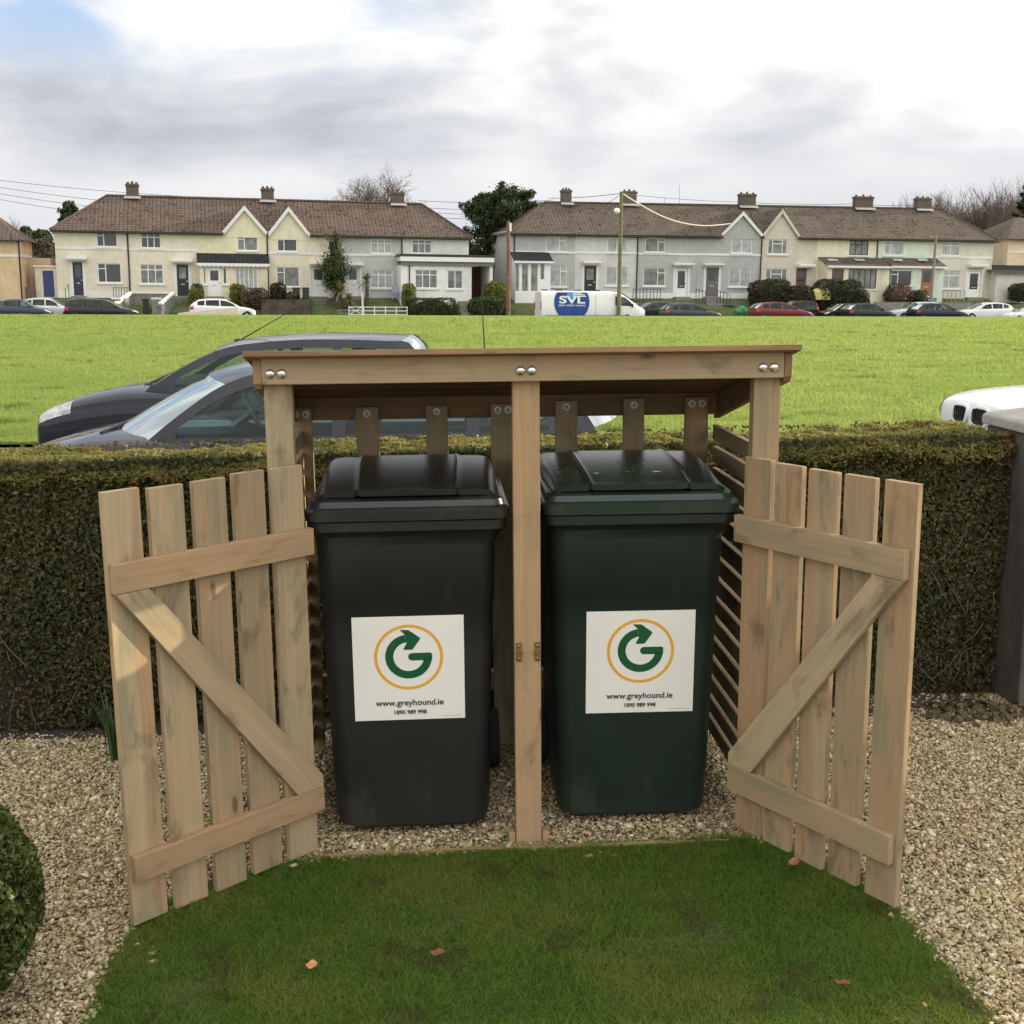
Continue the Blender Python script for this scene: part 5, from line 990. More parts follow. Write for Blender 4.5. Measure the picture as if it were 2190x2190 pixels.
# the next houses at both edges of the view
def edge_house(label, s0, s1, y0, ez, rz, wall, roof, holes, hip0, hip1, bandz, gname='terraced_house'):
    h = HB(label, s0, s1, lambda s: ez, lambda s: rz, Z1, roof, wall, group='terraced houses across the field')
    b = MB(); h.facade(b, s0, s1, h.z0-1.2, ez, holes, Y=y0); D = y0+7
    b.quad((s1, y0, h.z0-1.2), (s1, D, h.z0-1.2), (s1, D, ez), (s1, y0, ez)); b.quad((s0, D, h.z0-1.2), (s0, y0, h.z0-1.2), (s0, y0, ez), (s0, D, ez)); b.quad((s1, D, h.z0-1.2), (s0, D, h.z0-1.2), (s0, D, ez), (s1, D, ez)); h.o('wall', b, wall)
    b = MB(); e = .35; yr = y0+3.5; r0, r1 = s0+(3 if hip0 else -e), s1-(3 if hip1 else -e)
    b.quad((s0-e, y0-e, ez-.05), (s1+e, y0-e, ez-.05), (r1, yr, rz), (r0, yr, rz)); b.quad((s1+e, D+e, ez-.05), (s0-e, D+e, ez-.05), (r0, yr, rz), (r1, yr, rz)); b.quad((s0-e, D+e, ez-.05), (s0-e, y0-e, ez-.05), (r0, yr, rz)); b.quad((s1+e, y0-e, ez-.05), (s1+e, D+e, ez-.05), (r1, yr, rz)); rf = h.o('roof', b, roof)
    b = MB(); b.box((s0-e, y0-e-.09, ez-.15), (s1+e, y0-e+.02, ez-.06)); h.o('gutter', b, M_GUT, rf)
    b = MB(); b.box((s0-.02, y0-.04, bandz-.09), (s1+.04, y0-.002, bandz+.09)); b.box((s1+.002, y0, bandz-.09), (s1+.04, D, bandz+.09)); h.o('string_course', b, M_WPAINT)
    for hh in holes: h.window(hh, '2', Y=y0)
    return h
e1 = sp(Z1, 160, 700, -1.)[0]; ez_ = sp(Z1, 160, 535, -1.)[1]
lh = edge_house('tan house at the left edge, its end wall catching the sun', e1-13, e1, -1., ez_, ez_+2.6, TAN, M_ROOF1, [(e1-8.2, e1-6.6, zb(e1)+3.2, zb(e1)+4.5)], False, True, sp(Z1, 80, 655, -1.)[1])
lh.pipe(e1-.1, ez_, -1.07); b = MB(); b.tube([(e1+.12, 4.6, ez_), (e1+.12, 4.6, lh.z0-.5)], .055, 8); lh.o('downpipe', b, M_GUT)
b = MB(); b.box((e1+.002, 2.5, lh.z0-1.2), (e1+1.6, 6, sp(Z1, 250, 672, 2.5)[1])); lh.o('side_annexe', b, TAN)
e2 = sp(Z4, 1825, 600, 1.5)[0]; ez_ = sp(Z4, 1850, 520, 1.5)[1]
rh = edge_house('cream house at the right edge with dark roof and low side annexe', e2, e2+12, 1.5, ez_, ez_+2.1, wallmat((.64, .52, .38)), M_ROOF2, [(e2+3.2, e2+4.8, zb(e2)+3.4, zb(e2)+4.6)], True, False, sp(Z4, 1870, 610, 1.5)[1])
a_, c_ = sp(Z4, 1752, 760, -1.)[0], sp(Z4, 2050, 760, -1.)[0]; za_, zc_ = sp(Z4, 1800, 752, -1.3)[1], sp(Z4, 1850, 697, 1.4)[1]
b = MB(); b.box((a_, -1., rh.z0-1.2), (c_, 1.45, za_-.03)); rh.o('annexe_wall', b, STONE); b = MB(); b.quad((a_-.4, -1.3, za_), (c_, -1.3, za_), (c_, 1.45, zc_), (a_-.4, 1.45, zc_)); rh.o('annexe_roof', b, M_SLATE)

# front-garden walls, gates, railings, bins, shrubs
def sbox(mb, zz, x0, y0, x1, y1, Y, d=.25, dz=0): a, c = sp(zz, x0, y0, Y)[0], sp(zz, x1, y0, Y)[0]; z1_, z0_ = sp(zz, x0, y0, Y)[1], sp(zz, x0, y1, Y)[1]; mb.box((a, Y, z0_-dz), (c, Y+d, z1_))
def sthing(name, label, cat, mb, m, group=None, **k): return tag(obj(name, mb, m, M=STREET, **k), label, cat, group)
dw = thing('driveway_wall', 'grey driveway wall with white coping curving down to two gate piers', 'wall', STREET)
b = MB(); sbox(b, Z1, 975, 940, 1295, 1110, -2.0, .2, 1); a, c = sp(Z1, 975, 940, -2.)[0], sp(Z1, 1295, 940, -2.)[0]; zt_ = sp(Z1, 975, 940, -2.)[1]
for x_, xe in ((a, a-.9), (c, c-.9)): b.add([(x_, -2., zt_), (xe, -4.6, zt_-.75), (xe, -4.6, zt_-3), (x_, -2., zt_-3), (x_+.2, -2., zt_), (xe+.2, -4.6, zt_-.75), (xe+.2, -4.6, zt_-3), (x_+.2, -2., zt_-3)], [(0, 1, 2, 3), (7, 6, 5, 4), (0, 4, 5, 1), (1, 5, 6, 2)])
obj('wall_face', b, M_CONC, dw); b = MB(); b.box((a-.05, -2.06, zt_+.003), (c+.25, -1.76, zt_+.13))
for x_, xe in ((a, a-.9), (c, c-.9)): b.loft([[(x_-.05+(xe-x_)*q, -2.07-2.6*q, zt_+.01-.75*q), (x_+.25+(xe-x_)*q, -2.07-2.6*q, zt_+.01-.75*q), (x_+.25+(xe-x_)*q, -2.07-2.6*q, zt_+.14-.75*q), (x_-.05+(xe-x_)*q, -2.07-2.6*q, zt_+.14-.75*q)] for q in (0, 1)])
obj('coping', b, M_WPAINT, dw)
for x0, x1 in ((838, 902), (1140, 1206)):
    b = MB(); sbox(b, Z1, x0, 985, x1, 1110, -4.4, .4, 1); pz = obj('gate_pier', b, M_CONC, dw); b = MB(); sbox(b, Z1, x0-4, 971, x1+4, 984, -4.45, .5); obj('pier_cap', b, M_WPAINT, pz)
b = MB(); sbox(b, Z1, 1070, 992, 1116, 1095, -3.4, .5); sbox(b, Z1, 1067, 980, 1119, 991, -3.45, .6); sthing('wheelie_bin', 'dark wheelie bin standing in the driveway between the grey walls', 'wheelie bin', b, M_TRIM)
def railing(label, zz, x0, x1, y0, y1, Y, n, m=M_IRON, dy=0):
    b = MB(); a, c = sp(zz, x0, y0, Y)[0], sp(zz, x1, y0, Y)[0]; zt, zl = sp(zz, x0, y0, Y)[1], sp(zz, x0, y1, Y)[1]
    for k in range(n): s = a+(c-a)*k/(n-1); b.box((s-.022, Y-.02, zl-.3-dy*k/(n-1)), (s+.022, Y+.02, zt-dy*k/(n-1)))
    b.loft([[(s, Y-.02, z_), (s, Y+.02, z_), (s, Y+.02, z_+.045), (s, Y-.02, z_+.045)] for s, z_ in ((a, zt-.06), (c, zt-.06-dy))]); return sthing('railing', label, 'railing', b, m, 'iron railings in the front gardens')
railing('short black handrail beside the navy front door', Z1, 490, 515, 900, 990, -1.2, 2, dy=-.3)
railing('black bar railing in front of the cream end house', Z1, 850, 972, 893, 965, -1.6, 7)
railing('black railing in front of the half-glazed white door house', Z3, 1140, 1330, 828, 895, -1.2, 9)
railing('black step railing by the grey gabled house', Z3, 1575, 1640, 828, 900, -1.5, 4, dy=.2)
railing('black step railing to the right of the grey door', Z3, 1720, 1810, 840, 905, -1.5, 5, dy=.3)
railing('grey metal railing below the stone-coloured end house', Z4, 1345, 1545, 862, 910, -1.4, 8, m=M_LEAD)
fg = thing('farm_gate', 'white barred field gate with cross brace below the palm', 'gate', STREET); Yg = -4.4
gx = lambda x_: sp(Z2, x_, 1060, Yg)[0]; gz_ = lambda y_: sp(Z2, 1000, y_, Yg)[1]
for n_, x0, x1 in (('gate_leaf', 865, 965), ('gate_panel', 975, 1302)):
    b = MB(); a, c = gx(x0), gx(x1)
    for y_ in (1042, 1070, 1098): b.box((a, Yg-.02, gz_(y_)-.03), (c, Yg+.02, gz_(y_)+.03))
    for s in np.linspace(a, c, 2 if x0 == 865 else 5): b.box((s-.035, Yg-.03, gz_(1106)), (s+.035, Yg+.03, gz_(1036)))
    if x0 == 865: b.tube([(a, Yg-.03, gz_(1100)), (c, Yg-.03, gz_(1040))], .03, 6); b.tube([(a, Yg-.035, gz_(1040)), (c, Yg-.035, gz_(1100))], .03, 6)
    obj(n_, b, M_WPAINT, fg)
b = MB(); b.box((gx(962), Yg-.06, gz_(1110)), (gx(974), Yg+.06, gz_(930))); obj('gate_post', b, M_WPAINT, fg)
b = MB()
for y_ in (1065, 1090): b.box((gx(782), Yg-.02, gz_(y_)-.03), (gx(862), Yg+.02, gz_(y_)+.03))
obj('side_rail', b, M_CONC, fg)
def steps(label, zz, x0, x1, yt, yb_, Y0, n=5):
    b = MB(); a, c = sp(zz, x0, yt, Y0)[0], sp(zz, x1, yt, Y0)[0]; zt, zl = zb(a)+.0, zroad(a)+.15
    for k in range(n): b.box((a, Y0-.02-(k+1)*.5, zl-.4), (c, Y0-.02-k*.5, zt-(zt-zl)*(k+.5)/n))
    sthing('garden_steps', label, 'steps', b, M_CONC, 'concrete steps up to the front doors')
steps('steps up to the navy door', Z1, 548, 640, 940, 1000, -.6); steps('dark steps up to the black door beside the topiary', Z1, 1300, 1360, 960, 1090, -.6); steps('steps up to the white double door', Z2, 590, 690, 970, 1090, -.6); steps('steps beside the clipped hedge of the white end house', Z2, 1680, 1760, 990, 1095, -2.6, 3)
steps('steps below the grey gabled house', Z3, 1620, 1740, 900, 1000, -.8)
b = MB(); sbox(b, Z4, 955, 938, 1590, 1010, -3.5, .2, .5); sthing('garden_wall', 'low pale garden wall below the mint and stone-coloured houses', 'wall', b, M_CONC)
b = MB(); sbox(b, Z2, 205, 985, 590, 1110, -3.7, .2, .4); sthing('garden_wall', 'dark mossy garden wall below the yellow gabled houses', 'wall', b, P('mossy_dark_wall', (.075, .06, .042), .95, .4, 2, .4))
b = MB(); sbox(b, Z1, 150, 890, 262, 975, 0., .2, .5); sthing('garden_wall', 'brown side wall between the tan house and the blue gate', 'wall', b, P('brown_wall', (.17, .125, .085), .95, .2, 2, .3))
for lab, zz, r, m_ in (('dark green wheelie bin under the net-curtained window of the pale yellow house', Z2, (515, 895, 570, 970), M_BIN2), ('black wheelie bin beside the dark green one, pale yellow house', Z2, (440, 895, 500, 960), M_BIN1), ('green wheelie bin on the bank below the grey gabled house', Z3, (1770, 940, 1840, 1010), P('green_bin', (.02, .06, .035), .5))):
    b = MB(); sbox(b, zz, r[0]+4, r[1]+14, r[2]-4, r[3], -2.2, .55, .3); sbox(b, zz, r[0], r[1], r[2], r[1]+13, -2.26, .68); sthing('wheelie_bin', lab, 'wheelie bin', b, m_, 'wheelie bins in the far front gardens', bevel=.04)
M_BAG = P('green_bag', (.03, .22, .08), .35, .3, 4, .4)
for q_, (x_, y_) in enumerate([(1870, 985), (1905, 982), (1888, 970)]):
    s, z_ = sp(Z3, x_, y_, -4.3); b = MB(); b.ball((s, -4.3, z_), (.42, .35, .32), 9, 6); b.tube([(s, -4.3, z_+.28), (s+.03, -4.3, z_+.45)], [.04, .09], 6)
    sthing('refuse_bag', ['left of the green refuse bags by the parked cars', 'right of the green refuse bags by the parked cars', 'green refuse bag on top of the other two bags'][q_], 'refuse bag', b, M_BAG, 'green refuse bags', smooth=60)
def blob(name, label, cat, zz, x0, y0, x1, y1, Y, depth, mat, dens=1., size=.09, group=None, boxy=.5, core=None):
    """shrub or clipped hedge filling a frame on the street, leaves over a twiggy core"""
    a, c = sp(zz, x0, y1, Y)[0], sp(zz, x1, y1, Y)[0]; zt, zl = sp(zz, (x0+x1)/2, y0, Y)[1], sp(zz, (x0+x1)/2, y1, Y)[1]-.4
    rx, rz_, ry = (c-a)/2, (zt-zl)/2, depth/2; root = thing(name, label, cat, ST((a+c)/2, Y, zl), group)
    n = int(dens*900*(rx*rz_+rx*ry+ry*rz_)**.9)+300; d = RNG.normal(0, 1, (n, 3)); d /= np.linalg.norm(d, axis=1)[:, None]
    p = 2/(1-boxy*.85); nrm = (np.abs(d)**p).sum(1)**(1/p); q = d/nrm[:, None]; lump = np.array([mnoise.noise((v[0]*2.2+a, v[1]*2.2, v[2]*2.2+Y)) for v in q])
    q = q*(1+.16*lump-RNG.exponential(.06, n))[:, None]*[rx, ry, rz_]+[0, 0, rz_]
    leaves('foliage', q, d+[0, 0, .3], size, mat, root)
    b = MB(); b.ball((0, 0, rz_), (rx*.8, ry*.8, rz_*.86), 12, 8); obj('inner_twigs', b, core or M_HCORE, root); return root
blob('topiary', 'tall rounded dark topiary beside the black front door', 'shrub', Z1, 1435, 868, 1530, 975, -1.2, 1.6, M_SHRUB, 1.2, .06)
blob('topiary', 'lower rounded lime topiary in front of the dark one', 'shrub', Z1, 1415, 902, 1525, 1000, -2.2, 1.6, M_LIME, 1.2, .06)
blob('shrub', 'yellow-green shrub under the porch window of the yellow house', 'shrub', Z1, 1730, 872, 1845, 975, -2., 1.6, M_LIME, .9, .08)
blob('shrub', 'low brown shrub in front of the yellow house', 'shrub', Z2, 60, 900, 270, 1010, -3., 1.5, M_SCRUB, .8, .08); blob('shrub', 'dark green shrub left of the far wheelie bins', 'shrub', Z2, 275, 862, 392, 985, -2., 1.6, M_DARKSH, 1, .08); blob('shrub', 'small light green shrub below the pale yellow house', 'shrub', Z2, 390, 930, 490, 1010, -3., 1.4, M_SHRUB, 1, .08)
blob('hedge', 'clipped green hedge in front of the white extension, left of its steps', 'hedge', Z2, 1310, 975, 1672, 1110, -4.0, 1.2, M_SHRUB, 1.4, .08, boxy=.95); blob('hedge', 'clipped green hedge right of the steps by the garage', 'hedge', Z2, 1772, 985, 1990, 1110, -4.0, 1.2, M_SHRUB, 1.4, .08, boxy=.95)
blob('shrub', 'upright yellow-green conifer at the corner of the white extension', 'shrub', Z2, 1265, 868, 1365, 1010, -3., 1.4, M_LIME, 1.2, .07, boxy=.6)
blob('shrub', 'light green bush between the garage and the brown post', 'shrub', Z3, 125, 785, 255, 920, -2.2, 2.2, M_LIME, 1, .10); blob('shrub', 'mid green bush low by the roadside below the garage', 'shrub', Z3, 10, 890, 275, 1015, -3.6, 1.6, M_SHRUB, 1, .09)
blob('shrub', 'large dark domed bush in front of the beige gabled house', 'shrub', Z4, 150, 795, 380, 960, -2.6, 3.0, M_DARKSH, 1, .10, boxy=.7); blob('shrub', 'dark bush sloping down to the parked cars, joined to the domed one', 'shrub', Z4, 330, 835, 528, 960, -3., 2.4, M_DARKSH, 1, .10, boxy=.6)
blob('shrub', 'broad dark bush hiding the brown front door', 'shrub', Z4, 558, 793, 845, 960, -2.6, 2.6, M_DARKSH, 1, .10, boxy=.75); blob('shrub', 'lower end of the dark planting below the brown bay window', 'shrub', Z4, 800, 860, 900, 960, -3., 1.5, M_DARKSH, 1, .09)
blob('shrub', 'reddish loose shrub in front of the mint house', 'shrub', Z4, 1020, 815, 1190, 940, -2.4, 1.8, M_REDLEAF, .5, .09, boxy=.2, core=M_TWIG); blob('shrub', 'low green shrub beside the wooden door of the mint house', 'shrub', Z4, 1190, 860, 1290, 940, -2.4, 1.4, M_SHRUB, .7, .08)
blob('shrub', 'dark shrub by the right edge in front of the low annexe', 'shrub', Z4, 1850, 815, 1990, 905, -2.2, 2., M_DARKSH, .9, .09)
b = MB(); s, z_ = sp(Z4, 590, 885, -3.2); b.loft([[(s-.9, -3.6, z_-.5), (s+.9, -3.6, z_-.5), (s+.9, -2.8, z_-.5), (s-.9, -2.8, z_-.5)], [(s-.95, -3.6, z_+.1), (s+.9, -3.5, z_+.2), (s+.8, -2.8, z_+.2), (s-.85, -2.8, z_+.15)], [(s-.5, -3.3, z_+.42), (s+.75, -3.3, z_+.45), (s+.7, -3., z_+.5), (s-.3, -3., z_+.4)]]); sthing('tarpaulin', 'yellow tarpaulin bundle between the two big dark bushes', 'tarpaulin', b, P('yellow_tarp', (.48, .44, .16), .6, .25, 2, .5), bevel=.05)
g_ = thing('plastic_chair', 'lilac plastic garden chair outside the grey house', 'chair', ST(*(lambda q: (q[0], -1.2, zb(q[0])))(sp(Z2, 1215, 960, -1.2))))
M_LIL = P('lilac_plastic', (.34, .33, .46), .5)
b = MB(); b.box((-.25, -.25, .40), (.25, .25, .44)); obj('seat', b, M_LIL, g_); b = MB(); b.box((-.25, .22, .441), (.25, .26, .95)); obj('backrest', b, M_LIL, g_)
for sx in (-1, 1):
    for sy in (-1, 1): b = MB(); b.box((sx*.23-.025, sy*.22-.025, -.1), (sx*.23+.025, sy*.22+.025, .399)); obj('leg', b, M_LIL, g_)

# trees
def branch(mb, p, d, l, r, depth, spread=.55, up_=.18, nsub=3, tips=None, fixed=None):
    pts = [p]; q = Vector(p); d = Vector(d).normalized(); n = 3
    for i in range(n): d = (d+Vector((random.gauss(0, .14), random.gauss(0, .14), random.gauss(0, .10)+up_*.25))).normalized(); q = q+d*l/n; pts.append(q.copy())
    mb.tube(pts, [r*(1-.16*i) for i in range(n+1)], 5 if r > .03 else 3, cap=False)
    if depth <= 0: 
        if tips is not None: tips.append(pts[-1]); 
        return
    for k in range(nsub):
        e = Vector((random.gauss(0, 1), random.gauss(0, 1), random.gauss(.1, .6))); e = (e-d*e.dot(d)); e.normalize(); nd = (d+e*random.uniform(.5, 1.2)*spread+Vector((0, 0, up_))).normalized()
        at = pts[random.choice([1, 2, 3, 3])]; branch(mb, at, nd, l*random.uniform(.62, .85), r*.58, depth-1, spread, up_, nsub, tips)
def bare_tree(label, s, y, z, h, depth=5, spread=.75, r=.22, group='bare trees behind the houses', nsub=3, trunk=.28):
    root = thing('bare_tree', label, 'tree', ST(s, y, z), group); t_ = MB(); t_.tube([(0, 0, -.5), (.05, 0, h*trunk*.5), (0, .05, h*trunk)], [r*1.3, r, r*.85], 8); obj('trunk', t_, M_BARK, root, smooth=60)
    c_ = MB()
    for k in range(4): a = random.uniform(0, 6.28); branch(c_, (0, .0, h*trunk*random.uniform(.75, 1)), (math.cos(a)*spread, math.sin(a)*spread, 1.), h*.30, r*.55, depth, spread, .16, nsub)
    obj('crown', c_, M_TWIG, root); return root
s, z_ = sp(Z2, 1060, 265, 16); bare_tree('wide bare winter tree rising behind the left terrace ridge', s, 16, zb(s)+.5, sp(Z2, 1060, 118, 16)[1]-zb(s)-.3, 5, 1.15, .3, nsub=4)
def conifer(label, zz, x0, y0, x1, y1, Y, mat, n, size, shape, name='conifer', trunk=True):
    a, c = sp(zz, x0, y1, Y)[0], sp(zz, x1, y1, Y)[0]; zt = sp(zz, x0, y0, Y)[1]; g_ = zb((a+c)/2)+.3; root = thing(name, label, 'tree', ST((a+c)/2, Y, g_)); H, Rr = zt-g_, (c-a)/2
    t_ = MB(); t_.tube([(0, 0, -.5), (0, 0, H*.9)], [.25, .05], 8); obj('trunk', t_, M_BARK, root)
    P_, N_ = [], []; nb = 170; bb = MB()
    for k in range(nb):
        q = random.random()**.8; az_ = random.uniform(0, 6.28); rad = Rr*shape(q)*random.uniform(.6, 1.25); zc = H*(.06+.88*q); L = rad; tipz = zc+L*random.uniform(.15, .55)
        bb.tube([(0, 0, zc-.2), (math.cos(az_)*L*.9, math.sin(az_)*L*.9, tipz)], [.05, .01], 3, cap=False)
        m_ = int(n/nb); tt = RNG.uniform(.25, 1.05, m_)**.7; spd = .30*L*(1.05-tt)+.10
        P_.append(np.stack([math.cos(az_)*L*tt, math.sin(az_)*L*tt, zc+(tipz-zc)*tt**1.4], 1)+RNG.normal(0, 1, (m_, 3))*spd[:, None]*[.8, .8, .7]); N_.append(np.tile([math.cos(az_), math.sin(az_), .4], (m_, 1)))
    obj('branches', bb, M_BARK, root); leaves('crown', np.concatenate(P_), np.concatenate(N_), size, mat, root, .35); return root
conifer('broad dark evergreen cypress between the two terraces', Z2, 1755, 180, 2280, 640, 8, M_CONIF, 60000, .15, lambda q: (1.12-.45*max(0, q-.6)/.4)*(.8+.2*min(1, q*4)))
conifer('dark pine behind the left end of the left terrace', Z1, 425, 225, 660, 700, 22, M_CONIF, 14000, .2, lambda q: .25 if q < .55 else 1.-.75*(q-.55)/.45, name='pine')
conifer('tall dark conifer at the right edge above the bare trees', Z4, 1800, 70, 2090, 700, 30, M_CONIF, 16000, .26, lambda q: .9*(1-q)**.7+.06)
s, z_ = sp(Z2, 770, 1000, -1.8)
iv = thing('ivy_tree', 'ivy-clad tree with ragged top in front of the grey house', 'tree', ST(s, -1.8, zb(s)-.4)); H = sp(Z2, 770, 490, -1.8)[1]-zb(s)+.4
b = MB(); b.tube([(0, 0, -.3), (.1, 0, H*.5), (-.1, 0, H*.8)], [.22, .16, .05], 8)
for k in range(14): a = random.uniform(0, 6.28); branch(b, (0, 0, H*random.uniform(.45, .85)), (math.cos(a), math.sin(a)*.6, .7), random.uniform(.7, 1.3), .035, 2, .6, .1, 2)
obj('trunk', b, M_TWIG, iv); P_ = []
for (zc, rx, n_) in ((.32, .85, 1900), (.46, 1.15, 2900), (.58, .95, 1900), (.70, .5, 800), (.82, .34, 380), (.93, .22, 160)): P_.append(RNG.normal(0, 1, (n_, 3))*[rx*.45, rx*.42, H*.065]+[RNG.normal(0, .1), 0, H*zc])
P_ = np.concatenate(P_); leaves('crown', P_, P_*[1, 1, 0]+[0, 0, .4], .085, M_SHRUB, iv)
def palm(label, zz, x, y0, y1, Y, H, n, mat, w=.09, L=1.1, skirt=True):
    s, _ = sp(zz, x, y1, Y); z_ = sp(zz, x, y1, Y)[1]; root = thing('palm', label, 'palm', ST(s, Y, z_-.3)); b = MB(); b.tube([(0, 0, 0), (.03, 0, H)], [.16, .12], 8); obj('trunk', b, M_BARK, root)
    b = MB()
    for k in range(n):
        a, e = random.uniform(0, 6.28), random.uniform(-.5, 1.45); d = (math.cos(a)*math.cos(e), math.sin(a)*math.cos(e), math.sin(e)); l = L*random.uniform(.7, 1.1); px, py = -math.sin(a), math.cos(a); vs = []
        for q, ww in ((0, .5), (.4, 1), (.75, .7), (1, .05)): c_ = (d[0]*l*q, d[1]*l*q, H+d[2]*l*q-.35*l*q*q); vs += [(c_[0]-px*w*ww/2, c_[1]-py*w*ww/2, c_[2]), (c_[0]+px*w*ww/2, c_[1]+py*w*ww/2, c_[2])]
        b.add(vs, [(0, 1, 3, 2), (2, 3, 5, 4), (4, 5, 7, 6)])
    obj('fronds', b, mat, root); return root
M_PALM = P('palm_frond', (.07, .10, .03), .5, .35, 3); M_PALM2 = P('yellow_palm_frond', (.17, .16, .045), .5, .35, 3)
palm('small palm with spiky head between the two white doors and the net-curtained window', Z2, 1000, 760, 1000, -2., 1.9, 70, M_PALM, .07, 1.15)
palm('yellowing cabbage palm at the foot of the ivy-clad tree, taller head', Z2, 800, 830, 1040, -3., 1.5, 90, M_PALM2, .09, 1.3); palm('yellowing cabbage palm at the foot of the ivy-clad tree, right lower head', Z2, 865, 900, 1060, -3.2, 1.0, 60, M_PALM2, .09, 1.0)
# scrub and trees on the rise behind
for k, (zz, x0, y0, x1, y1, Y, m_, lab) in enumerate([(Z1, 255, 470, 380, 560, 36, M_SHRUB, 'green scrub bush on the rise behind the tan house'), (Z1, 160, 445, 240, 560, 40, M_CONIF, 'small dark conifer bush behind the roof of the tan house'), (Z1, 330, 640, 425, 720, 12, M_DARKSH, 'dark shrub above the flat annexe wall'), (Z1, 215, 540, 425, 700, 33, M_SCRUB, 'wide brown scrub bank behind the annexe')]): blob('scrub_bush', lab, 'shrub', zz, x0, y0, x1, y1, Y, 3., m_, .5, .22)
bare_spots = [(1160, 275, 45, 'low bare tree just left of the last chimney of the right terrace'), (1290, 225, 44, 'bare tree right of the last chimney'), (1350, 222, 50, 'second bare tree right of the last chimney'), (1425, 225, 46, 'slender bare tree above the right hip of the roof'), (1500, 230, 52, 'thin bare tree above the hip, farther back'), (1585, 205, 50, 'tall bare tree above the end of the right terrace'), (1650, 195, 54, 'dense bare tree in the wood on the right'), (1720, 205, 50, 'bare tree in the middle of the wood on the right'), (1790, 190, 58, 'tall bare tree next to the dark conifer'), (1850, 130, 56, 'tallest bare tree behind the dark conifer'), (1920, 150, 52, 'bare tree at the right edge of the view'), (1560, 300, 60, 'short bare tree low on the wooded rise'), (1690, 290, 62, 'short bare tree behind the middle of the wood'), (1880, 260, 44, 'short bare tree in front of the dark conifer')]
protos = []
for k, (x_, y_, Y, lab) in enumerate(bare_spots):
    s, zt = sp(Z4, x_, y_, Y); z0_ = zb(s)+3.0; H = zt-z0_
    if k < 4: protos.append((bare_tree(lab, s, Y, z0_, H, 4, .6+.1*k, .2, nsub=4, group='bare trees of the wood on the right', trunk=.22), H)); continue
    pr0, h0_ = protos[k % 4]; o = pr0.copy(); COL.objects.link(o); o.matrix_world = ST(s, Y, z0_) @ Matrix.Rotation(k*1.3, 4, 'Z') @ Matrix.Scale(H/h0_, 4); o['label'] = lab
    for ch in list(pr0.children): c2 = ch.copy(); COL.objects.link(c2); c2.parent = o
for k, (x_, y_, Y, lab) in enumerate([(70, 395, 48, 'pale bare tree behind the ridge of the tan house'), (130, 405, 52, 'second pale bare tree behind the tan house'), (390, 470, 44, 'low bare tree beside the end hip of the left terrace')]):
    s, zt = sp(Z1, x_, y_, Y); z0_ = zb(s)+2.5; pr0, h0_ = protos[k]; o = pr0.copy(); COL.objects.link(o); o.matrix_world = ST(s, Y, z0_) @ Matrix.Rotation(k*2.1+.5, 4, 'Z') @ Matrix.Scale(max(1.5, zt-z0_)/h0_, 4); o['label'] = lab; o['group'] = 'bare trees behind the houses'
    for ch in list(pr0.children): c2 = ch.copy(); COL.objects.link(c2); c2.parent = o
wood_n = 24
P_ = []
for k in range(wood_n): s = sp(Z4, 1350+k*30, 430, 58)[0]; P_.append(RNG.normal(0, 1, (900, 3))*[1.6, 2., 1.3]+[s, 58+random.uniform(-3, 3), zb(s)+5.0+random.uniform(-.5, 1.4)])
P_ = np.concatenate(P_); lv = leaves('undergrowth', P_, P_*0+[0, -1, .5], .30, M_SCRUB, M=STREET); lv['kind'] = 'stuff'

# poles and wires
M_POLE = P('weathered_green_pole', (.15, .14, .07), .9, .25, 3, .3); M_POLEB = P('red_brown_pole', (.19, .095, .06), .9, .25, 3, .3); M_WIRE = P('black_wire', (.10, .10, .11), .6); M_ROPE = P('pale_cable', (.55, .53, .46), .7)
def pole(name, label, zz, xt, yt, xb, yb_, Y, r, m, group='poles along the far road'):
    st, zt = sp(zz, xt, yt, Y); sb_, zl = sp(zz, xb, yb_, Y); root = thing(name, label, 'pole', ST(sb_, Y, zl), group); b = MB(); b.tube([(0, 0, -.8), (st-sb_, 0, zt-zl)], [r*1.15, r*.85], 12); obj('shaft', b, m, root, smooth=60); return root, st, zt
p1, ps, pz = pole('telegraph_pole', 'tall greenish telegraph pole with small lamp in front of the off-white house', Z3, 1060, 160, 1040, 1012, -12.2, .145, M_POLE)
sl_, zl_ = sp(Z3, 1028, 292, -12.4); b = MB(); q = Vector((sl_, -12.4, zl_))-Vector(ST(0, 0, 0).inverted() @ p1.matrix_world.translation); b.ball(tuple(q), (.24, .16, .20), 12, 8); obj('lamp', b, M_WHITE, p1, smooth=60)
b = MB(); b.tube([tuple(q+Vector((.15, .02, .05))), tuple(q+Vector((.42, .15, .10)))], .03, 6); obj('lamp_arm', b, M_IRON, p1)
p2, s2, z2 = pole('service_pole', 'short red-brown pole at the corner of the right terrace', Z3, 281, 362, 281, 1005, -4.6, .16, M_POLEB)
b = MB(); q = sp(Z3, 291, 405, -4.7); b.box((q[0]-p2.matrix_world.translation.x*0-sp(Z3, 281, 1005, -4.6)[0]-.06, -.25, q[1]-sp(Z3, 281, 1005, -4.6)[1]-.3), (q[0]-sp(Z3, 281, 1005, -4.6)[0]+.1, -.16, q[1]-sp(Z3, 281, 1005, -4.6)[1]+.3)); obj('fuse_box', b, M_WHITE, p2)
p3, s3, z3 = pole('lamp_pole', 'slim grey pole in front of the stone-coloured end house', Z4, 1357, 490, 1322, 935, -5., .11, P('grey_pole', (.21, .19, .15), .9, .2, 3))
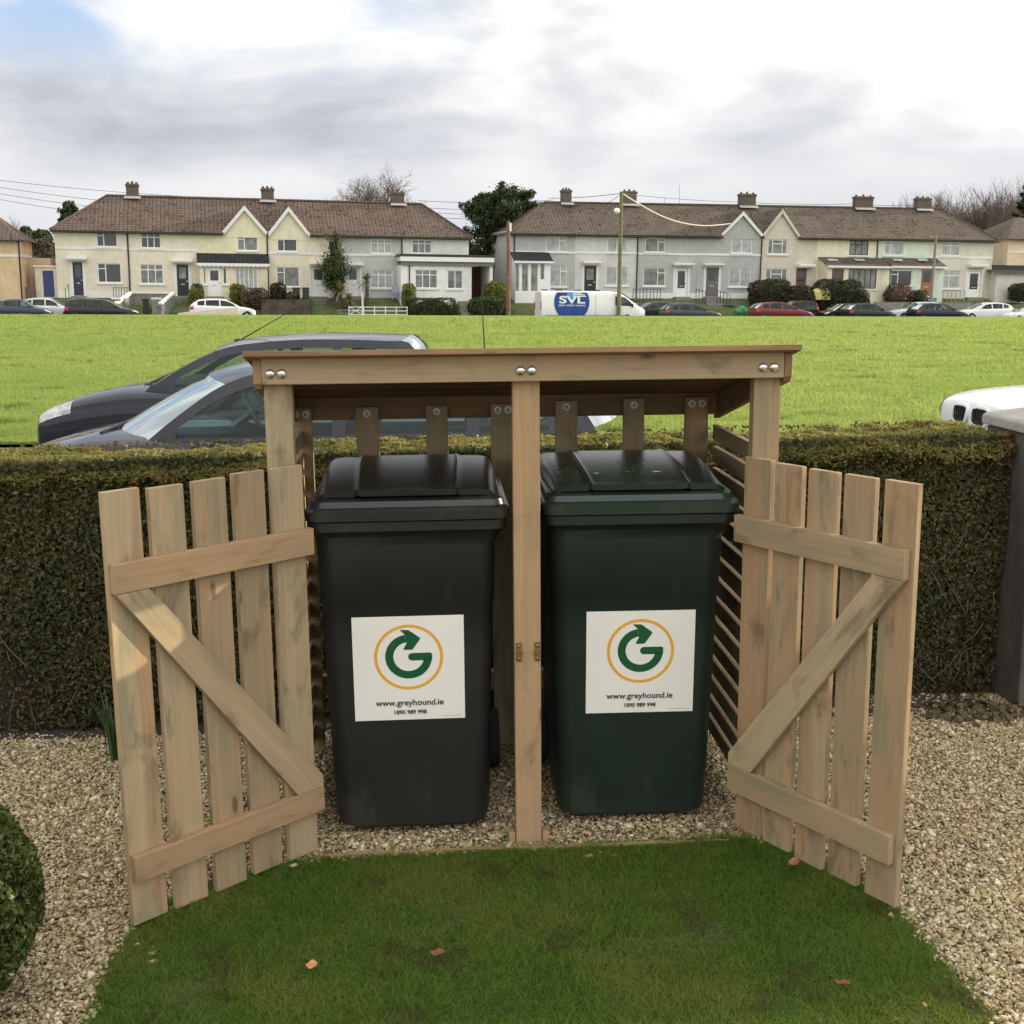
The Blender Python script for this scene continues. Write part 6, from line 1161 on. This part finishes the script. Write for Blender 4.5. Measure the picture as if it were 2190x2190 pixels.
def wire(label, pts, r, m, sag=.0, n=14, cat='cable', name='overhead_wire', group=None):
    b = MB(); P_ = []
    for (a, c) in zip(pts, pts[1:]):
        a, c = Vector(a), Vector(c)
        for i in range(n): q = i/n; v = a.lerp(c, q); v.z -= sag*4*q*(1-q); P_.append(v)
    P_.append(Vector(pts[-1])); b.tube(P_, r, 5); return sthing(name, label, cat, b, m, group)
def at(zz, x, y, Y): q = sp(zz, x, y, Y); return (q[0], Y, q[1])
wire('thick pale cable sagging from the telegraph pole to the grey gable', [(ps+.1, -12.2, pz-.15), at(Z3, 1815, 380, -.4)], .055, M_ROPE, 0.0) if False else None
b = MB(); cp = [at(Z3, 1072, 178, -12.0), at(Z3, 1180, 245, -10), at(Z3, 1300, 312, -7.6), at(Z3, 1420, 360, -5.4), at(Z3, 1540, 387, -3.6), at(Z3, 1650, 395, -2.2), at(Z3, 1750, 388, -1.), at(Z3, 1812, 381, -.4)]
b.tube(smooth_curve(cp, 5), .05, 6); sthing('cable', 'thick pale cable sagging from the telegraph pole to the grey gable', 'cable', b, M_ROPE)
G_ = 'thin power lines crossing the sky'
for k, (y0, y1, xe) in enumerate([(85, 232, 1932), (128, 300, 1560), (172, 345, 1400), (212, 390, 1300)]):
    wire(['topmost of the four thin wires over the left terrace', 'second highest of the thin wires over the left terrace', 'third highest of the thin wires over the left terrace', 'lowest of the four thin wires over the left terrace'][k], [at(Z1, -250, y0-26, 24), at(Z1, xe, y1, 24)], .022, M_WIRE, .35, group=G_)
for k, (zz, x0, y0, x1, y1, lab) in enumerate([(Z2, 1385, 243, 2400, 238, 'topmost wire in the gap left of the cypress'), (Z2, 1440, 297, 2400, 292, 'second wire in the gap left of the cypress'), (Z2, 1520, 335, 2400, 330, 'third wire in the gap left of the cypress'), (Z2, 1580, 372, 2400, 362, 'lowest wire in the gap left of the cypress')]): wire(lab, [at(zz, x0, y0, 14), at(zz, x1, y1, 14)], .022, M_WIRE, .2, group=G_)
wire('wire from the telegraph pole back to the left chimney of the right terrace', [at(Z3, 1055, 172, -12), at(Z3, 560, 205, 3)], .025, M_WIRE, .1, group=G_); wire('short wire from the telegraph pole down to the off-white roof', [at(Z3, 1050, 180, -12), at(Z3, 960, 238, 3)], .022, M_WIRE, .05, group=G_)
wire('long wire running right from the telegraph pole above the roofs', [at(Z3, 1075, 175, -12), at(Z3, 1870, 232, 3), at(Z4, 820, 295, 6), at(Z4, 1220, 300, 8)], .022, M_WIRE, .1, group=G_)
for k, (x_, y0, y1, lab) in enumerate([(1460, 115, 250, 'tall thin aerial mast on the ridge of the right terrace'), (1358, 205, 250, 'short thin aerial mast on the ridge of the right terrace')]): b = MB(); a, c = at(Z3, x_, y0, 4.2), at(Z3, x_, y1+6, 4.2); b.tube([c, a], .02, 5); sthing('aerial_mast', lab, 'aerial', b, M_LEAD)

# parked cars along the far road
def pcar(label, kind, zz, x0, x1, yt, Y, col, face=1, metal=0., cat='car', glass=None):
    a, c = sp(zz, x0, yt, Y)[0], sp(zz, x1, yt, Y)[0]; L = min(4.75, max(3.75, c-a)); m_ = (a+c)/2; C = std_car(kind, L)
    z_ = sp(zz, (x0+x1)/2, yt, Y)[1]-C.zmax-.02; z_ = .5*z_+.5*zroad(m_)
    M = ST(m_-L/2, Y, z_) if face < 0 else ST(m_+L/2, Y, z_) @ Matrix.Rotation(math.pi, 4, 'Z')
    return build_car('parked_car', label, cat, M, paint(col, metal), C, 'cars parked on the far road', glass)
pcar('dark blue saloon at the far left edge', 'saloon', Z1, -60, 382, 992, -11.3, (.030, .050, .085), 1, .4)
pcar('silver hatchback behind the blue saloon', 'hatch', Z1, 208, 520, 980, -8.2, (.60, .60, .62), 1, .2)
pcar('black estate car in front of the cream terraced houses', 'estate', Z1, 483, 1042, 992, -10.9, (.018, .018, .022), 1)
pcar('white hatchback with black roof below the yellow house', 'hatch', Z1, 1420, 1915, 985, -8.2, (.75, .75, .75), 1)
pcar('dark grey hatchback between the white van and another dark car', 'hatch', Z3, 1150, 1390, 925, -8.0, (.035, .037, .042), -1, .3)
pcar('dark grey saloon nose to the right, half overlapping another dark car', 'hatch', Z3, 1338, 1726, 940, -11.2, (.042, .045, .055), 1, .3)
pcar('dark red hatchback near the green refuse bags', 'hatch', Z4, 120, 547, 940, -11.2, (.16, .018, .026), 1, .2)
pcar('black estate car behind the dark red hatchback', 'estate', Z4, 300, 545, 925, -7.6, (.014, .014, .018), -1)
pcar('black hatchback partly hidden by a dark green car', 'hatch', Z4, 625, 850, 955, -8.0, (.016, .017, .02), -1)
pcar('dark green hatchback in the middle of the right-hand row', 'hatch', Z4, 760, 1068, 953, -11.0, (.016, .024, .020), 1, .2)
pcar('pale blue-white car behind the navy hatchback', 'hatch', Z4, 1072, 1400, 937, -8.0, (.58, .64, .68), -1, .1)
pcar('navy hatchback in front of a pale car', 'hatch', Z4, 1185, 1552, 950, -11.2, (.015, .018, .035), 1, .2)
pcar('white hatchback nose to the left near the right edge', 'hatch', Z4, 1515, 1838, 940, -9., (.74, .74, .74), -1)
pcar('white car cut off by the right edge of the view', 'saloon', Z4, 1790, 2180, 970, -11.2, (.74, .74, .74), -1)
# an upturned pale boat-shaped car cover lies by the white hatchback
b = MB(); a, c = sp(Z1, 1335, 1085, -12.4)[0], sp(Z1, 1790, 1085, -12.4)[0]; zt_, z0_ = sp(Z1, 1770, 1042, -12.4)[1], sp(Z1, 1500, 1100, -12.4)[1]
b.loft([[(a+(c-a)*q, -12.6-.3*q, z0_-.3), (a+(c-a)*q, -12.0+.3*q, z0_-.3), (a+(c-a)*q, -12.15+.2*q, z0_+(zt_-z0_)*(.15+.85*q**.8)), (a+(c-a)*q, -12.45-.2*q, z0_+(zt_-z0_)*(.15+.85*q**.8))][::-1] for q in np.linspace(0, 1, 8)]); sthing('trailer_cover', 'low pale beige wedge-shaped cover in front of the white hatchback', 'cover', b, P('pale_beige_cover', (.50, .45, .36), .7), bevel=.03)
# the white van with the round blue logo
va, vc = sp(Z3, 487, 835, -11.0)[0], sp(Z3, 1207, 835, -11.0)[0]; VL = vc-va; zv = sp(Z3, 800, 842, -11.)[1]; VH = 1.98; k = VL/5.1
VZ = 1.28
VS = [(0, .75, .62, .3), (.05, .92, .80, .24), (.18, 1.05, .90, .22), (.36, 1.15, .94, .22), (.70, 1.44, .95, .22), (.8, 1.5, .955, .22)]
van = Car([(a_*k, b_, c_, d_) for a_, b_, c_, d_ in VS[:-1]]+[(1.02*k, 1.70, .955, .22), (1.25*k, 1.86, .955, .22), (1.6*k, 1.94, .96, .22), (2.2*k, 1.96, .96, .22), (4.6*k, 1.96, .96, .22), (5.02*k, 1.94, .95, .24), (5.1*k, 1.88, .93, .3)], [(1.0, 1.2), (1.2, 1.3), (1.4, 1.4), (1.6, 1.5)], [(1., 1.3), (1.6, 1.4)], (1.2, 1.5), VL, .9, .8, [(1.2, 1.3)])
vr = thing('van', 'white panel van with round blue logo on its side', 'van', ST(vc, -11.0, zv-VH*VZ) @ Matrix.Rotation(math.pi, 4, 'Z') @ Matrix.Diagonal((1, 1, VZ, 1))); VSEC = [(0, 1, .0), (.5, 1, -.005), (.80, 1, -.03), (.90, .985, -.06), (.945, .95, -.08), (.97, .86, -.08), (1., .55, 0), (1., .35, 0), (.97, .08, 0), (.9, 0, 0)]
b = MB(); rings = []
for x, zt, hw, zl in van.fine:
    half = [(x, fy*hw, zl+(zt-zl)*fz+off) for fy, fz, off in VSEC]; rings.append([(p[0], -p[1], p[2]) for p in half[:0:-1]]+half+[(x, 0, zl)])
b.loft(rings); VP = paint((.78, .78, .78)); obj('body', b, VP, vr, smooth=40)
for s_ in (-1, 1):
    b = MB(); yv = s_*.972; pts = [(.68*k, 1.13), (.80*k, 1.36), (1.10*k, 1.63), (1.56*k, 1.67), (1.56*k, 1.16)]
    b.add([(p[0], s_*(.966-.035*max(0, (p[1]-1.45)/.3)), p[1]) for p in pts], [(0, 1, 2, 3, 4)[::s_]]); obj('side_window', b, M_GLASS_D, vr)
    b = MB(); b.ball((.74*k, s_*1.10, 1.16), (.07, .10, .13), 10, 6); obj('wing_mirror', b, M_TRIM, vr, smooth=60)
    for xw in (.95*k, 4.15*k):
        b = MB(); b.lathe([(.18, -.1), (.30, -.105), (.33, -.08), (.33, .08), (.30, .105), (.18, .1)], 'Y', (xw, s_*.88, .33), 20); wv = obj('wheel', b, M_TYRE, vr, smooth=40); b = MB(); b.lathe([(.19, -.012), (.19, .012), (.05, .02)] if s_ > 0 else [(.05, -.02), (.19, -.012), (.19, .012)], 'Y', (xw, s_*.975, .33), 16); obj('rim', b, M_ALLOY, wv)
    b = MB(); b.box((5.06*k, s_*.86-.05, .9), (5.13*k, s_*.86+.05, 1.35)); obj('tail_light', b, M_REDL, vr); b = MB(); b.ball((.22*k, s_*.74, .84), (.16, .14, .10), 10, 6); obj('headlight', b, M_HEADL, vr, smooth=60)
    b = MB(); b.box((.9*k, s_*.975-.008, .50), (4.9*k, s_*.975+.008, .60)); obj('rub_strip', b, M_TRIM, vr)
    b = MB(); b.box((2.5*k, s_*.968-.006, .35), (2.515*k, s_*.968+.006, 1.75)); b.box((3.6*k, s_*.968-.006, .35), (3.615*k, s_*.968+.006, 1.75)); obj('door_seam', b, M_LEAD, vr)
b = MB(); rows = []
for q in np.linspace(0, 1, 5): x_ = (.40+.78*q)*k; rows.append([(x_, y_*.80, (1.18+.63*q)+.045+.015*(1-y_*y_)) for y_ in np.linspace(-1, 1, 7)])
b.loft(rows, cap=False, close=False); obj('windscreen', b, M_GLASS_D, vr, smooth=60)
for x_ in (2.3, 3.2, 4.1, 4.8): b = MB(); b.box((x_*k-.03, -.8, 1.97), (x_*k+.03, .8, 2.03)); obj('roof_bar', b, M_TRIM, vr)
# logo on the side towards us (the van is turned round, so that side is +y)
cx = vc-sp(Z3, 718, 925, -11.97)[0]; rlog = (sp(Z3, 840, 925, -11.97)[0]-sp(Z3, 597, 925, -11.97)[0])/2; cz = 1.335
LG = Matrix.Translation((cx, .992, cz)) @ Matrix.Rotation(math.pi, 4, 'Z') @ Matrix.Diagonal((1, 1, 1/VZ, 1))
M_LB = P('logo_blue', (.008, .045, .26), .3, .35, 1.2); M_LB2 = P('logo_light_blue', (.06, .30, .75), .3, .2, 2)
b = MB(); cut = lambda z_: max(-.95, min(.70, z_)); b.add([(rlog*math.cos(2*math.pi*i/48), 0, cut(rlog*math.sin(2*math.pi*i/48))) for i in range(48)], [tuple(range(48))]); lg = obj('logo_disc', b, M_LB, vr, M=LG)
b = MB(); b.add([(-.13+.22*rlog*math.cos(2*math.pi*i/24), -.004, .46+.20*rlog*math.sin(2*math.pi*i/24)) for i in range(24)], [tuple(range(24))]); obj('logo_glow', b, M_LB2, lg)
b = MB()
for i, (z_, x0_, x1_) in enumerate([(.64, .05, .55), (.53, .05, .72), (.42, .05, .80)]): b.box((x0_*rlog, -.010, z_-.035), (x1_*rlog, -.006, z_+.035))
obj('logo_stripes', b, M_WHITE, lg)
tx = text('logo_letters', 'SVL', .72, 0, .14, M_WHITE, lg, bold=.022); tx.location.y = -.012; tx.scale = (1.75, 1, 1)
tx = text('logo_line', 'DESIGN • PROTECT • ENHANCE', .155, 0, -.25, M_WHITE, lg, bold=.003); tx.location.y = -.012; tx.scale = (.92, 1, 1)
